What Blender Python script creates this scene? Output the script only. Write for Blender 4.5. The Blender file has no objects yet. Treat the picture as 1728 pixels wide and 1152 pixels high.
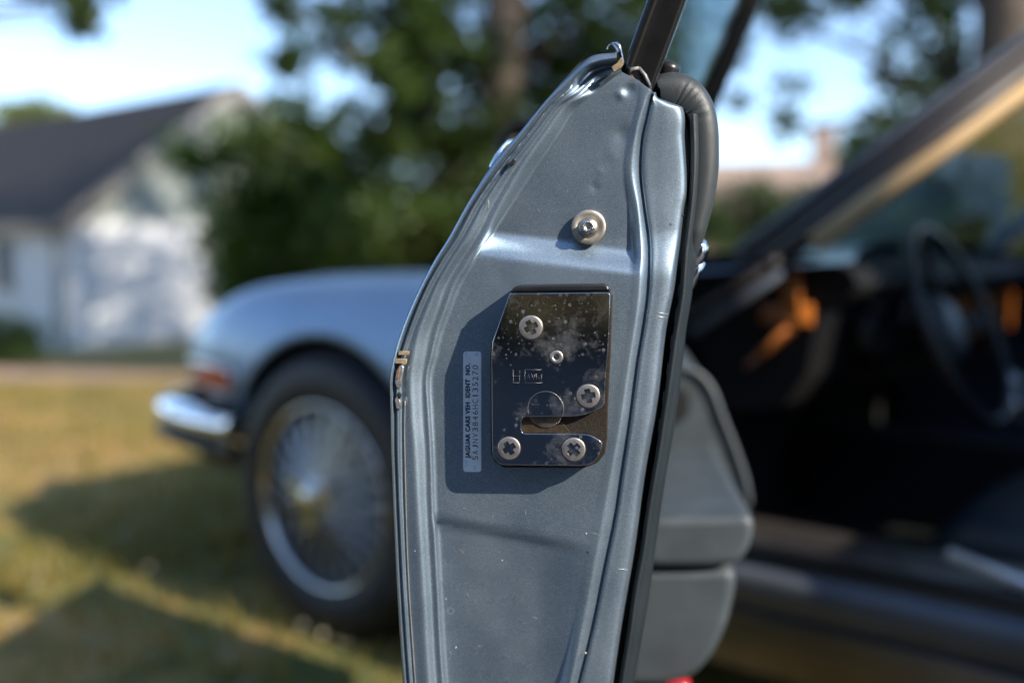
import bpy, bmesh, math, random
from mathutils import Vector, Matrix
from math import sin, cos, tan, atan2, atan, pi, radians, sqrt, hypot

random.seed(7)
SC = bpy.context.scene
COL = SC.collection

# ---------------------------------------------------------------- camera
FPX, YH, HC = 1680.0, 430.0, 0.90
PITCH = atan((576 - YH) / FPX)
camd = bpy.data.cameras.new('camera')
cam = bpy.data.objects.new('camera', camd); COL.objects.link(cam)
cam.location = (0, 0, HC)
cam.rotation_euler = (pi / 2 - PITCH, 0, 0)
camd.sensor_width = 36.0; camd.lens = 35.0
camd.clip_start = 0.02; camd.clip_end = 2000
camd.dof.use_dof = True
camd.dof.focus_distance = 0.562
camd.dof.aperture_fstop = 2.2
camd.dof.aperture_blades = 9
SC.camera = cam

# ---------------------------------------------------------------- light
SUN = Vector((0.798, -0.603, 0.61)).normalized()      # towards the sun
SUN_EL = math.asin(SUN.z); SUN_AZ = atan2(SUN.x, SUN.y)
world = bpy.data.worlds.new('World'); SC.world = world; world.use_nodes = True
nt = world.node_tree; nt.nodes.clear()
sky = nt.nodes.new('ShaderNodeTexSky'); sky.sky_type = 'NISHITA'
sky.sun_disc = False; sky.sun_elevation = SUN_EL; sky.sun_rotation = SUN_AZ
sky.air_density = 0.75; sky.dust_density = 0.1; sky.ozone_density = 1.4
bg = nt.nodes.new('ShaderNodeBackground'); bg.inputs['Strength'].default_value = 0.14
wo = nt.nodes.new('ShaderNodeOutputWorld')
nt.links.new(sky.outputs[0], bg.inputs[0]); nt.links.new(bg.outputs[0], wo.inputs[0])
sund = bpy.data.lights.new('sun', 'SUN'); sund.energy = 3.1; sund.angle = radians(0.53)
sund.color = (1.0, 0.90, 0.76)
sun = bpy.data.objects.new('sun', sund); COL.objects.link(sun)
sun.rotation_euler = SUN.to_track_quat('Z', 'Y').to_euler()
SC.view_settings.view_transform = 'Standard'; SC.view_settings.look = 'None'
SC.view_settings.gamma = 1; SC.view_settings.use_curve_mapping = False
SC.view_settings.exposure = 1.32
SC.cycles.use_denoising = True
SC.cycles.sample_clamp_indirect = 6.0
SC.cycles.max_bounces = 10; SC.cycles.transparent_max_bounces = 16
SC.cycles.caustics_reflective = False; SC.cycles.caustics_refractive = False

# ---------------------------------------------------------------- frames
F_ = Vector((0, cos(PITCH), -sin(PITCH))); U_ = Vector((0, sin(PITCH), cos(PITCH))); R_ = Vector((1, 0, 0))
CAMV = Vector((0, 0, HC))
def ray(px, py): return R_ * ((px - 864) / FPX) - U_ * ((py - 576) / FPX) + F_
def P(px, py, d): return CAMV + ray(px, py) * d          # survey: a bearing and a distance -> a place
PHI = radians(50.5)
FWD = Vector((-sin(PHI), cos(PHI), 0)); LFT = Vector((-cos(PHI), -sin(PHI), 0)); ZUP = Vector((0, 0, 1))
O_CAR = P(548, 838, 2.31); O_CAR.z = 0
M_CAR = Matrix.Translation(O_CAR) @ Matrix((FWD, LFT, ZUP)).transposed().to_4x4()
M_CARI = M_CAR.inverted()
CCAM = M_CARI @ CAMV
def Cy(px, py, y):
    r = M_CARI.to_3x3() @ ray(px, py)
    t = (y - CCAM.y) / r.y
    return CCAM + r * t
LATCH = P(930, 640, 0.56)
HINGE = O_CAR + FWD * -0.75
E_D = (LATCH - HINGE); E_D.z = 0; E_D.normalize()
U_D = Vector((-E_D.y, E_D.x, 0))
M_DOOR = Matrix.Translation(LATCH) @ Matrix((U_D, ZUP, E_D)).transposed().to_4x4()
M_DOORI = M_DOOR.inverted()
DCAM = M_DOORI @ CAMV
def D(px, py, w):
    r = M_DOORI.to_3x3() @ ray(px, py)
    t = (w - DCAM.z) / r.z
    return DCAM + r * t

# ---------------------------------------------------------------- mesh helpers
def smooth(a, b, x):
    t = max(0.0, min(1.0, (x - a) / (b - a))); return t * t * (3 - 2 * t)
def lerp(a, b, t): return a + (b - a) * t
def interp(x, pts):
    if x <= pts[0][0]: return pts[0][1]
    for (x0, y0), (x1, y1) in zip(pts, pts[1:]):
        if x <= x1: return lerp(y0, y1, (x - x0) / (x1 - x0))
    return pts[-1][1]
def sinterp(x, pts):
    if x <= pts[0][0]: return pts[0][1]
    n = len(pts)
    for i in range(n - 1):
        x0, y0 = pts[i]; x1, y1 = pts[i + 1]
        if x <= x1:
            h = x1 - x0; t = (x - x0) / h
            def sl(k):
                if k <= 0 or k >= n - 1: 
                    a, b = (0, 1) if k <= 0 else (n - 2, n - 1)
                else: a, b = k - 1, k + 1
                return (pts[b][1] - pts[a][1]) / (pts[b][0] - pts[a][0])
            m0, m1 = sl(i) * h, sl(i + 1) * h
            return (2*t**3-3*t*t+1)*y0 + (t**3-2*t*t+t)*m0 + (-2*t**3+3*t*t)*y1 + (t**3-t*t)*m1
    return pts[-1][1]
def catmull(seq, t):
    n = len(seq); i = min(int(t), n - 2); f = t - i
    p1 = seq[i]; p2 = seq[i + 1]
    p0 = seq[i - 1] if i > 0 else p1 * 2 - p2
    p3 = seq[i + 2] if i + 2 < n else p2 * 2 - p1
    return 0.5 * ((p1 * 2) + (p2 - p0) * f + (p0 * 2 - p1 * 5 + p2 * 4 - p3) * f * f + (p1 * 3 - p0 - p2 * 3 + p3) * f ** 3)
def resample(seq, n): return [catmull(seq, k / (n - 1) * (len(seq) - 1)) for k in range(n)]

class MB:
    def __init__(s): s.v = []; s.f = []; s.sm = []
    def add(s, vs, fs, sm=True):
        o = len(s.v); s.v += [tuple(x) for x in vs]
        for f in fs: s.f.append([o + i for i in f]); s.sm.append(sm)
    def grid(s, rows, closed=False, sm=True, flip=False):
        nr, nc = len(rows), len(rows[0]); vs = [p for r in rows for p in r]; fs = []
        for i in range(nr - 1):
            for j in range(nc if closed else nc - 1):
                k = (j + 1) % nc
                q = [i*nc+j, i*nc+k, (i+1)*nc+k, (i+1)*nc+j]
                fs.append(q[::-1] if flip else q)
        s.add(vs, fs, sm); return s
    def tube(s, path, rad, n=10, caps=True, sm=True):
        path = [Vector(p) for p in path]
        if not isinstance(rad, (list, tuple)): rad = [rad] * len(path)
        t0 = (path[1] - path[0]).normalized()
        ref = Vector((0, 0, 1)) if abs(t0.z) < 0.9 else Vector((1, 0, 0))
        rows = []
        for i, p in enumerate(path):
            t = (path[min(i+1, len(path)-1)] - path[max(i-1, 0)]).normalized()
            a = ref - t * ref.dot(t); a.normalize(); b = t.cross(a); ref = a
            rows.append([p + (a * cos(2*pi*k/n) + b * sin(2*pi*k/n)) * rad[i] for k in range(n)])
        s.grid(rows, True, sm)
        if caps:
            s.add(rows[0], [list(range(n))[::-1]], False); s.add(rows[-1], [list(range(n))], False)
        return s
    def lathe(s, prof, center, axis, n=48, sm=True, capa=False):
        axis = Vector(axis).normalized(); center = Vector(center)
        ref = Vector((0, 0, 1)) if abs(axis.z) < 0.9 else Vector((1, 0, 0))
        a = (ref - axis * ref.dot(axis)).normalized(); b = axis.cross(a)
        rows = [[center + axis * h + (a * cos(2*pi*k/n) + b * sin(2*pi*k/n)) * r for k in range(n)] for r, h in prof]
        s.grid(rows, True, sm)
        if capa: s.add(rows[-1], [list(range(n))], sm)
        return s
    def box(s, lo, hi, sm=False):
        x0, y0, z0 = lo; x1, y1, z1 = hi
        v = [(x0,y0,z0),(x1,y0,z0),(x1,y1,z0),(x0,y1,z0),(x0,y0,z1),(x1,y0,z1),(x1,y1,z1),(x0,y1,z1)]
        s.add(v, [(3,2,1,0),(4,5,6,7),(0,1,5,4),(1,2,6,5),(2,3,7,6),(3,0,4,7)], sm); return s
    def obox(s, c, ax, ay, az, hx, hy, hz):
        c = Vector(c); v = []
        for k in (-1, 1):
            for i, j in ((-1,-1),(1,-1),(1,1),(-1,1)): v.append(c + ax*hx*i + ay*hy*j + az*hz*k)
        s.add(v, [(3,2,1,0),(4,5,6,7),(0,1,5,4),(1,2,6,5),(2,3,7,6),(3,0,4,7)], False); return s
    def bar(s, p0, p1, side, w, h, n=4):
        """rounded rectangular beam from p0 to p1; w along side, h along the third axis"""
        p0 = Vector(p0); p1 = Vector(p1); t = (p1 - p0).normalized()
        a = Vector(side); a = (a - t * a.dot(t)).normalized(); b = t.cross(a)
        r = min(w, h) * 0.35; ring = []
        for cx, cy, a0 in ((1,1,0),(-1,1,pi/2),(-1,-1,pi),(1,-1,1.5*pi)):
            for k in range(n):
                g = a0 + k/(n-1)*pi/2
                ring.append((cx*(w/2-r)+r*cos(g), cy*(h/2-r)+r*sin(g)))
        rows = [[p + a*x + b*y for x, y in ring] for p in (p0, p1)]
        s.grid(rows, True, True); m = len(ring)
        s.add(rows[0], [list(range(m))[::-1]], False); s.add(rows[1], [list(range(m))], False); return s
    def prism(s, outline, w_front, w_back, bevel=0.001, fn=None, seg=4, cap_back=False):
        """outline: list of 2-D points, counter-clockwise seen from +w; fn maps (u,v,w) -> Vector"""
        fn = fn or (lambda u, v, w: Vector((u, v, w)))
        n = len(outline); area = sum(outline[i][0]*outline[(i+1)%n][1]-outline[(i+1)%n][0]*outline[i][1] for i in range(n))
        if area < 0: outline = outline[::-1]
        def inset(d):
            res = []
            for i in range(n):
                p0 = Vector(outline[i-1]); p1 = Vector(outline[i]); p2 = Vector(outline[(i+1)%n])
                d1 = (p1-p0).normalized(); d2 = (p2-p1).normalized()
                n1 = Vector((-d1.y, d1.x)); n2 = Vector((-d2.y, d2.x)); nn = (n1+n2)
                if nn.length < 1e-6: nn = n1
                nn.normalize(); k = max(0.5, nn.dot(n1)); res.append(p1 + nn*(d/k))
            return res
        rows = [[fn(p[0], p[1], w_back) for p in outline]]
        for k in range(seg + 1):
            a = k/seg*pi/2; ins = inset(bevel*(1-cos(a)))
            rows.append([fn(p[0], p[1], w_front - bevel + bevel*sin(a)) for p in ins])
        s.grid(rows, True, True)
        s.add(rows[-1], [list(range(n))], False)
        if cap_back: s.add(rows[0], [list(range(n))[::-1]], False)
        return s
    def build(s, name, mat, parent=None, auto=None):
        me = bpy.data.meshes.new(name); me.from_pydata(s.v, [], s.f); me.update()
        for p, b in zip(me.polygons, s.sm): p.use_smooth = b
        bm = bmesh.new(); bm.from_mesh(me)
        bmesh.ops.remove_doubles(bm, verts=bm.verts, dist=2e-6)
        bmesh.ops.recalc_face_normals(bm, faces=bm.faces) if auto else None
        bm.to_mesh(me); bm.free()
        return link(name, me, mat, parent)
def link(name, me, mat, parent=None):
    o = bpy.data.objects.new(name, me); COL.objects.link(o)
    if mat: me.materials.clear(); me.materials.append(mat)
    if parent: o.parent = parent
    return o
def tag(o, label=None, cat=None, group=None, kind=None):
    if label: o['label'] = label
    if cat: o['category'] = cat
    if group: o['group'] = group
    if kind: o['kind'] = kind
    return o
def empty(name, label, cat, mat=None, group=None):
    o = bpy.data.objects.new(name, None); COL.objects.link(o); o.empty_display_size = 0.1
    if mat is not None: o.matrix_world = mat
    return tag(o, label, cat, group)

# ---------------------------------------------------------------- materials
def mat_new(name):
    m = bpy.data.materials.new(name); m.use_nodes = True
    n = m.node_tree; b = n.nodes['Principled BSDF']; return m, n, b
def setp(b, **k):
    for a, v in k.items():
        key = a.replace('_', ' ')
        b.inputs[key].default_value = (*v, 1) if isinstance(v, tuple) and len(v) == 3 else v
def tex(n, kind='Noise', scale=10, detail=4, coord='Object', stretch=None, rough=0.5):
    tc = n.nodes.new('ShaderNodeTexCoord'); src = tc.outputs[coord]
    if stretch:
        mp = n.nodes.new('ShaderNodeMapping'); mp.inputs['Scale'].default_value = stretch
        n.links.new(src, mp.inputs[0]); src = mp.outputs[0]
    t = n.nodes.new('ShaderNodeTex' + kind)
    t.inputs['Scale'].default_value = scale
    if 'Detail' in t.inputs: t.inputs['Detail'].default_value = detail; t.inputs['Roughness'].default_value = rough
    n.links.new(src, t.inputs['Vector']); return t
def ramp(n, src, stops):
    r = n.nodes.new('ShaderNodeValToRGB'); n.links.new(src, r.inputs[0])
    e = r.color_ramp.elements
    while len(e) > 1: e.remove(e[-1])
    e[0].position = stops[0][0]; e[0].color = (*stops[0][1], 1)
    for p, c in stops[1:]:
        x = e.new(p); x.color = (*c, 1)
    return r.outputs[0]
def g3(v): return (v, v, v)
def mixc(n, fac, a, b):
    m = n.nodes.new('ShaderNodeMix'); m.data_type = 'RGBA'
    for s, i in ((fac, 0), (a, 6), (b, 7)):
        if hasattr(s, 'node'): n.links.new(s, m.inputs[i])
        else: m.inputs[i].default_value = s if i == 0 else (*s, 1)
    return m.outputs[2]
def mth(n, op, a, b=0.0):
    m = n.nodes.new('ShaderNodeMath'); m.operation = op
    for s, i in ((a, 0), (b, 1)):
        if hasattr(s, 'node'): n.links.new(s, m.inputs[i])
        else: m.inputs[i].default_value = s
    return m.outputs[0]
def bump(n, b, h, strength=0.2, dist=0.001):
    bp = n.nodes.new('ShaderNodeBump'); bp.inputs['Strength'].default_value = strength
    bp.inputs['Distance'].default_value = dist; n.links.new(h, bp.inputs['Height'])
    n.links.new(bp.outputs[0], b.inputs['Normal']); return bp
def simple(name, col, rough=0.5, metal=0.0, var=0.15, scale=20, bmp=0.0, bscale=400, bdist=0.0005, **k):
    m, n, b = mat_new(name); setp(b, Roughness=rough, Metallic=metal)
    t = tex(n, 'Noise', scale, 5)
    lo = tuple(c*(1-var) for c in col); hi = tuple(min(1, c*(1+var)) for c in col)
    n.links.new(ramp(n, t.outputs[0], [(0.3, lo), (0.7, hi)]), b.inputs['Base Color'])
    if bmp: bump(n, b, tex(n, 'Noise', bscale, 3).outputs[0], bmp, bdist)
    for a, v in k.items(): b.inputs[a.replace('_', ' ')].default_value = v
    return m

def make_paint():
    m, n, b = mat_new('steel_blue_metallic_paint')
    flake = tex(n, 'Noise', 2600, 2, rough=0.7)
    cloud = tex(n, 'Noise', 14, 5)
    base = ramp(n, flake.outputs[0], [(0.36, (0.165, 0.225, 0.285)), (0.52, (0.265, 0.350, 0.430)), (0.68, (0.45, 0.56, 0.66))])
    dustn = tex(n, 'Noise', 420, 4, rough=0.75)
    d1 = ramp(n, dustn.outputs[0], [(0.655, g3(0)), (0.70, g3(1))])
    big = ramp(n, cloud.outputs[0], [(0.42, g3(0.0)), (0.62, g3(0.7))])
    fac = mth(n, 'MULTIPLY', d1, big)
    vo = tex(n, 'Voronoi', 85, 0)
    ringa = ramp(n, vo.outputs['Distance'], [(0.12, g3(0)), (0.15, g3(1)), (0.17, g3(1)), (0.21, g3(0))])
    sel = ramp(n, vo.outputs['Color'], [(0.86, g3(0)), (0.88, g3(1))])
    spots = mth(n, 'MULTIPLY', mth(n, 'MULTIPLY', ringa, sel), 0.22)
    tot = mth(n, 'ADD', mth(n, 'MULTIPLY', fac, 0.45), spots)
    film = ramp(n, tex(n, 'Noise', 26, 6, rough=0.65).outputs[0], [(0.35, g3(0.02)), (0.7, g3(0.13))])
    tot = mth(n, 'ADD', tot, film)
    colr = mixc(n, tot, base, (0.40, 0.41, 0.40))
    n.links.new(colr, b.inputs['Base Color'])
    metal = mth(n, 'SUBTRACT', 0.88, mth(n, 'MULTIPLY', tot, 0.8)); n.links.new(metal, b.inputs['Metallic'])
    rg = mth(n, 'ADD', 0.43, mth(n, 'MULTIPLY', tot, 0.4)); n.links.new(rg, b.inputs['Roughness'])
    setp(b, Coat_Weight=0.6, Coat_Roughness=0.22)
    bump(n, b, flake.outputs[0], 0.12, 0.0002)
    return m
PAINT = make_paint()
def make_body_paint():
    m, n, b = mat_new('steel_blue_body_paint')
    t = tex(n, 'Noise', 6, 4)
    n.links.new(ramp(n, t.outputs[0], [(0.3, (0.125, 0.21, 0.335)), (0.7, (0.145, 0.24, 0.375))]), b.inputs['Base Color'])
    setp(b, Metallic=0.5, Roughness=0.42, Coat_Weight=0.35, Coat_Roughness=0.08); return m
BODY = make_body_paint()
def make_plate():
    m, n, b = mat_new('spotted_polished_steel')
    vo = tex(n, 'Voronoi', 330, 0); vo2 = tex(n, 'Voronoi', 620, 0)
    def rings(v, th, k):
        r = ramp(n, v.outputs['Distance'], [(0.0, g3(0.35)), (0.16, g3(0.45)), (0.26, g3(1)), (0.34, g3(0))])
        s = ramp(n, v.outputs['Color'], [(th, g3(0)), (th+0.03, g3(1))]); return mth(n, 'MULTIPLY', mth(n, 'MULTIPLY', r, s), k)
    area = ramp(n, tex(n, 'Noise', 34, 2).outputs[0], [(0.45, g3(0)), (0.6, g3(1))])
    sp = mth(n, 'MULTIPLY', mth(n, 'ADD', rings(vo, 0.70, 0.6), rings(vo2, 0.72, 0.4)), area)
    smear = ramp(n, tex(n, 'Noise', 45, 8, rough=0.7).outputs[0], [(0.52, g3(0)), (0.72, g3(0.30))])
    grit = ramp(n, tex(n, 'Noise', 1500, 3, rough=0.8).outputs[0], [(0.62, g3(0)), (0.72, g3(0.6))])
    tot = mth(n, 'MINIMUM', mth(n, 'ADD', mth(n, 'MAXIMUM', sp, smear), mth(n, 'MULTIPLY', grit, 0.5)), 1.0)
    n.links.new(mixc(n, tot, (0.44, 0.45, 0.47), (0.22, 0.23, 0.24)), b.inputs['Base Color'])
    n.links.new(mth(n, 'SUBTRACT', 1.0, mth(n, 'MULTIPLY', tot, 0.75)), b.inputs['Metallic'])
    n.links.new(mth(n, 'ADD', 0.07, mth(n, 'MULTIPLY', tot, 0.5)), b.inputs['Roughness'])
    bump(n, b, tex(n, 'Noise', 120, 3).outputs[0], 0.05, 0.0004)
    return m
PLATE = make_plate()
SCREW = simple('brushed_screw_steel', (0.66, 0.61, 0.56), 0.44, 1.0, 0.2, 300, 0.15, 1800, 0.0002)
ASPHALT = simple('added_drive_asphalt', (0.085, 0.085, 0.086), 0.9, 0, 0.3, 40, 0.5, 180, 0.004)
SCREW_DIRT = simple('rusty_recess', (0.05, 0.034, 0.02), 0.6, 0.4, 0.4, 500, 0.3, 900, 0.0003)
BOLTDK = simple('greasy_steel', (0.14, 0.12, 0.10), 0.4, 0.7, 0.3, 300)
RECESS = simple('dark_recess_steel', (0.13, 0.095, 0.06), 0.4, 0.9, 0.3, 300)  # darker, browner steel for the screw sockets
COPPER = simple('copper_pin', (0.72, 0.36, 0.22), 0.35, 1.0, 0.1, 300)
WASHER = simple('dull_zinc_washer', (0.50, 0.45, 0.38), 0.45, 0.9, 0.3, 160, 0.2, 900, 0.0003)
BOLT = simple('bolt_steel', (0.55, 0.53, 0.48), 0.32, 1.0, 0.2, 300, 0.25, 700, 0.0004)
BLACKPL = simple('black_plastic', (0.018, 0.018, 0.018), 0.32, 0, 0.2, 60)
DIRTY = simple('gritty_brown_grease', (0.022, 0.015, 0.009), 0.75, 0.2, 0.5, 500, 0.6, 1300, 0.0006)
RUBBER = simple('black_rubber', (0.012, 0.012, 0.013), 0.55, 0, 0.2, 60, 0.1, 500)
FRAMEBLK = simple('satin_black_frame_paint', (0.008, 0.008, 0.008), 0.24, 0, 0.25, 90, 0.08, 900, 0.0003, Coat_Weight=0.3)
CHROME = simple('chrome', (0.82, 0.82, 0.83), 0.06, 1.0, 0.03, 20)
WHEELCHROME = simple('wheel_chrome', (0.72, 0.71, 0.68), 0.13, 1.0, 0.06, 20)
TYRE = simple('tyre_rubber', (0.008, 0.0085, 0.010), 0.6, 0, 0.2, 30, 0.15, 200, 0.002)
SPOKE = simple('spoke_steel', (0.66, 0.66, 0.66), 0.2, 1.0, 0.06, 20)
GOLDISH = simple('tarnished_hub_badge', (0.55, 0.42, 0.14), 0.35, 0.9, 0.1, 50)
TAPE = simple('brown_tape_scrap', (0.30, 0.22, 0.13), 0.6, 0, 0.3, 400, 0.2, 900)
RUST = simple('rust_scab', (0.30, 0.12, 0.03), 0.8, 0, 0.5, 700, 0.6, 1200, 0.0006)
BARE = simple('bare_chipped_metal', (0.55, 0.54, 0.52), 0.35, 0.8, 0.3, 900, 0.5, 1500, 0.0005)
def make_leather(name, col, rough):
    m, n, b = mat_new(name)
    t = tex(n, 'Noise', 30, 6)
    n.links.new(ramp(n, t.outputs[0], [(0.3, tuple(c*0.82 for c in col)), (0.7, tuple(c*1.15 for c in col))]), b.inputs['Base Color'])
    setp(b, Roughness=rough)
    v = tex(n, 'Voronoi', 900, 0); v.feature = 'DISTANCE_TO_EDGE'
    h = mth(n, 'ADD', ramp(n, v.outputs['Distance'], [(0.0, g3(0)), (0.12, g3(1))]), tex(n, 'Noise', 140, 5).outputs[0])
    bump(n, b, h, 0.22, 0.0004); return m
LEATHER = make_leather('grey_green_leather', (0.040, 0.048, 0.050), 0.42)
VINYL = make_leather('dark_blue_grey_vinyl', (0.020, 0.027, 0.032), 0.42)
ARMLEATHER = make_leather('blue_grey_leather', (0.068, 0.083, 0.093), 0.42)
SEATLEATHER = make_leather('dark_blue_seat_leather', (0.020, 0.030, 0.040), 0.40)
SURROUND = simple('dull_screen_surround', (0.085, 0.10, 0.115), 0.4, 0.3, 0.1, 20)
SEALBR = simple('brown_black_seal_and_pillar', (0.035, 0.028, 0.024), 0.5, 0, 0.2, 40)
BEIGE = simple('beige_pillar_trim', (0.50, 0.34, 0.17), 0.6, 0, 0.1, 30, 0.1, 500)
SHADEDPAINT = simple('shade_toned_body_paint', (0.115, 0.130, 0.150), 0.4, 0.3, 0.15, 8)  # body paint toned dark: shade on sill and scuttle edge put in
ROCKER = simple('dark_reflection_chrome', (0.16, 0.145, 0.125), 0.35, 0.8, 0.15, 8)  # chrome toned down: dark ground reflection put into its colour
RAIL = simple('satin_aluminium', (0.85, 0.86, 0.88), 0.4, 0.6, 0.03, 20)
CARPET = simple('dark_carpet', (0.012, 0.013, 0.016), 0.95, 0, 0.3, 90, 0.5, 600, 0.002)
DASH = simple('black_dash_vinyl', (0.008, 0.008, 0.009), 0.7, 0, 0.2, 40, 0.2, 500, Specular_IOR_Level=0.2)
WHEELLEATHER = simple('worn_wheel_leather', (0.016, 0.014, 0.014), 0.4, 0, 0.2, 30)
VENEER = simple('walnut_veneer', (0.42, 0.13, 0.02), 0.22, 0, 0.35, 30, Coat_Weight=0.6)
SILLPL = simple('brushed_sill_plate', (0.32, 0.28, 0.25), 0.35, 0.9, 0.15, 30)
AMBER = simple('red_amber_lens', (0.58, 0.11, 0.010), 0.35, 0, 0.1, 30, Specular_IOR_Level=0.08)
REDLENS = simple('red_reflector', (0.5, 0.01, 0.015), 0.15, 0, 0.1, 30, Coat_Weight=0.6)
STICKER = simple('pale_blue_label', (0.86, 0.90, 0.91), 0.5, 0, 0.06, 120)
STICKER2 = simple('pale_label_field', (0.92, 0.93, 0.91), 0.5, 0, 0.05, 120)
INK = simple('black_print', (0.012, 0.012, 0.014), 0.5, 0, 0.05, 50)
CYAN = simple('cyan_print', (0.20, 0.58, 0.78), 0.5, 0, 0.05, 50)
FLUFF = simple('dry_fibre', (0.50, 0.45, 0.33), 0.8, 0, 0.1, 50)
SEALER = simple('seam_sealer', (0.28, 0.27, 0.25), 0.5, 0.2, 0.2, 200)
def make_glass(name, tint, fac=0.10):
    m = bpy.data.materials.new(name); m.use_nodes = True; n = m.node_tree; n.nodes.clear()
    tr = n.nodes.new('ShaderNodeBsdfTransparent'); tr.inputs[0].default_value = (*tint, 1)
    gl = n.nodes.new('ShaderNodeBsdfGlossy'); gl.inputs['Roughness'].default_value = 0.01
    lw = n.nodes.new('ShaderNodeLayerWeight'); lw.inputs[0].default_value = 0.5
    fr = n.nodes.new('ShaderNodeMath'); fr.operation = 'POWER'; n.links.new(lw.outputs['Facing'], fr.inputs[0]); fr.inputs[1].default_value = 4.0
    f2 = n.nodes.new('ShaderNodeMath'); f2.operation = 'MULTIPLY_ADD'; n.links.new(fr.outputs[0], f2.inputs[0]); f2.inputs[1].default_value = .92; f2.inputs[2].default_value = .05; fr = f2
    mx = n.nodes.new('ShaderNodeMixShader'); o = n.nodes.new('ShaderNodeOutputMaterial')
    n.links.new(fr.outputs[0], mx.inputs[0]); n.links.new(tr.outputs[0], mx.inputs[1]); n.links.new(gl.outputs[0], mx.inputs[2])
    n.links.new(mx.outputs[0], o.inputs[0]); return m
GLASS = make_glass('green_tinted_glass', (0.62, 0.80, 0.78))
WINDGLASS = make_glass('windscreen_glass', (0.55, 0.64, 0.54))
def make_leaf(name, c0, c1, c2):
    m = bpy.data.materials.new(name); m.use_nodes = True; n = m.node_tree; b = n.nodes['Principled BSDF']
    t = tex(n, 'Noise', 1.6, 3); oi = tex(n, 'Noise', 26, 2)
    f = mth(n, 'ADD', mth(n, 'MULTIPLY', t.outputs[0], 0.6), mth(n, 'MULTIPLY', oi.outputs[0], 0.4))
    c = ramp(n, f, [(0.36, c0), (0.5, c1), (0.64, c2)])
    n.links.new(c, b.inputs['Base Color']); setp(b, Roughness=0.45)
    tl = n.nodes.new('ShaderNodeBsdfTranslucent'); n.links.new(mixc(n, 0.5, c, (c2[0]*1.6, c2[1]*1.5, c2[2])), tl.inputs[0])
    mx = n.nodes.new('ShaderNodeMixShader'); mx.inputs[0].default_value = 0.38
    n.links.new(b.outputs[0], mx.inputs[1]); n.links.new(tl.outputs[0], mx.inputs[2])
    n.links.new(mx.outputs[0], n.nodes['Material Output'].inputs[0]); return m
LEAF = make_leaf('oak_leaves', (0.020, 0.043, 0.007), (0.043, 0.084, 0.010), (0.082, 0.13, 0.016))
LEAF2 = make_leaf('holly_leaves', (0.021, 0.053, 0.007), (0.042, 0.106, 0.009), (0.075, 0.155, 0.013))
LEAF3 = make_leaf('pale_leaves', (0.10, 0.14, 0.02), (0.16, 0.20, 0.035), (0.22, 0.26, 0.05))
LEAF4 = make_leaf('hedge_leaves', (0.02, 0.05, 0.012), (0.035, 0.075, 0.016), (0.055, 0.10, 0.022))
DARKLEAF = make_leaf('reflection_dark_leaves', (0.007, 0.008, 0.008), (0.011, 0.012, 0.011), (0.016, 0.018, 0.016))  # leaf colour blackened to darken what plate and paint mirror
BARK = simple('brown_bark', (0.095, 0.072, 0.054), 0.9, 0, 0.4, 3, 0.8, 14, 0.03)
def make_ground():
    m, n, b = mat_new('dry_lawn'); setp(b, Roughness=0.95)
    t = tex(n, 'Noise', 0.55, 6, rough=0.6); t2 = tex(n, 'Noise', 6, 5, rough=0.7)
    f = mth(n, 'ADD', mth(n, 'MULTIPLY', t.outputs[0], 0.65), mth(n, 'MULTIPLY', t2.outputs[0], 0.35))
    c = ramp(n, f, [(0.40, (0.070, 0.105, 0.020)), (0.48, (0.19, 0.17, 0.042)), (0.54, (0.40, 0.25, 0.078)), (0.64, (0.36, 0.225, 0.10))])
    n.links.new(c, b.inputs['Base Color']); bump(n, b, t2.outputs[0], 0.6, 0.03); return m
GROUND = make_ground()
GRASS = make_leaf('grass_blades', (0.062, 0.105, 0.018), (0.20, 0.185, 0.040), (0.46, 0.28, 0.080))
DIRT = simple('pink_dirt', (0.44, 0.28, 0.215), 0.95, 0, 0.25, 2.2, 0.5, 20, 0.02)
def make_shingles(name, col):
    m, n, b = mat_new(name); setp(b, Roughness=0.85)
    t = tex(n, 'Noise', 5, 5, stretch=(1, 1, 6)); n.links.new(ramp(n, t.outputs[0], [(0.3, tuple(c*.8 for c in col)), (0.7, tuple(c*1.25 for c in col))]), b.inputs['Base Color'])
    bump(n, b, t.outputs[0], 0.3, 0.02); return m
ROOFM = make_shingles('charcoal_shingles', (0.022, 0.020, 0.021))
WHITEW = simple('white_paint', (0.64, 0.65, 0.66), 0.7, 0, 0.05, 3)
GREYS = simple('grey_green_siding', (0.27, 0.30, 0.275), 0.75, 0, 0.08, 3)
FASCIA = simple('weathered_fascia', (0.26, 0.25, 0.23), 0.7, 0, 0.12, 4)
WINDOW = simple('dark_window_glass', (0.05, 0.08, 0.09), 0.08, 0, 0.1, 2)
PEACH = simple('peach_render', (0.40, 0.29, 0.23), 0.8, 0, 0.06, 2)
CLAY = simple('faded_clay_roof', (0.38, 0.27, 0.21), 0.85, 0, 0.12, 4)
LITTER = simple('pale_leaf_litter', (0.40, 0.34, 0.26), 0.8, 0, 0.3, 40)

# ================================================================ GROUND
def terr(x, y): return -0.78 * smooth(4.5, 16.0, y) + 0.02 * sin(x * 0.9 + 1) * sin(y * 0.7) * smooth(3, 8, hypot(x, y))
g = MB(); rows = []
rad = [0.0] + [0.25 * 1.115 ** k for k in range(70)]
for r in rad:
    rows.append([Vector((r * cos(2*pi*a/120), r * sin(2*pi*a/120), terr(r * cos(2*pi*a/120), r * sin(2*pi*a/120)))) for a in range(120)])
g.grid(rows, True)
tag(g.build('ground', GROUND), kind='structure')
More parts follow.
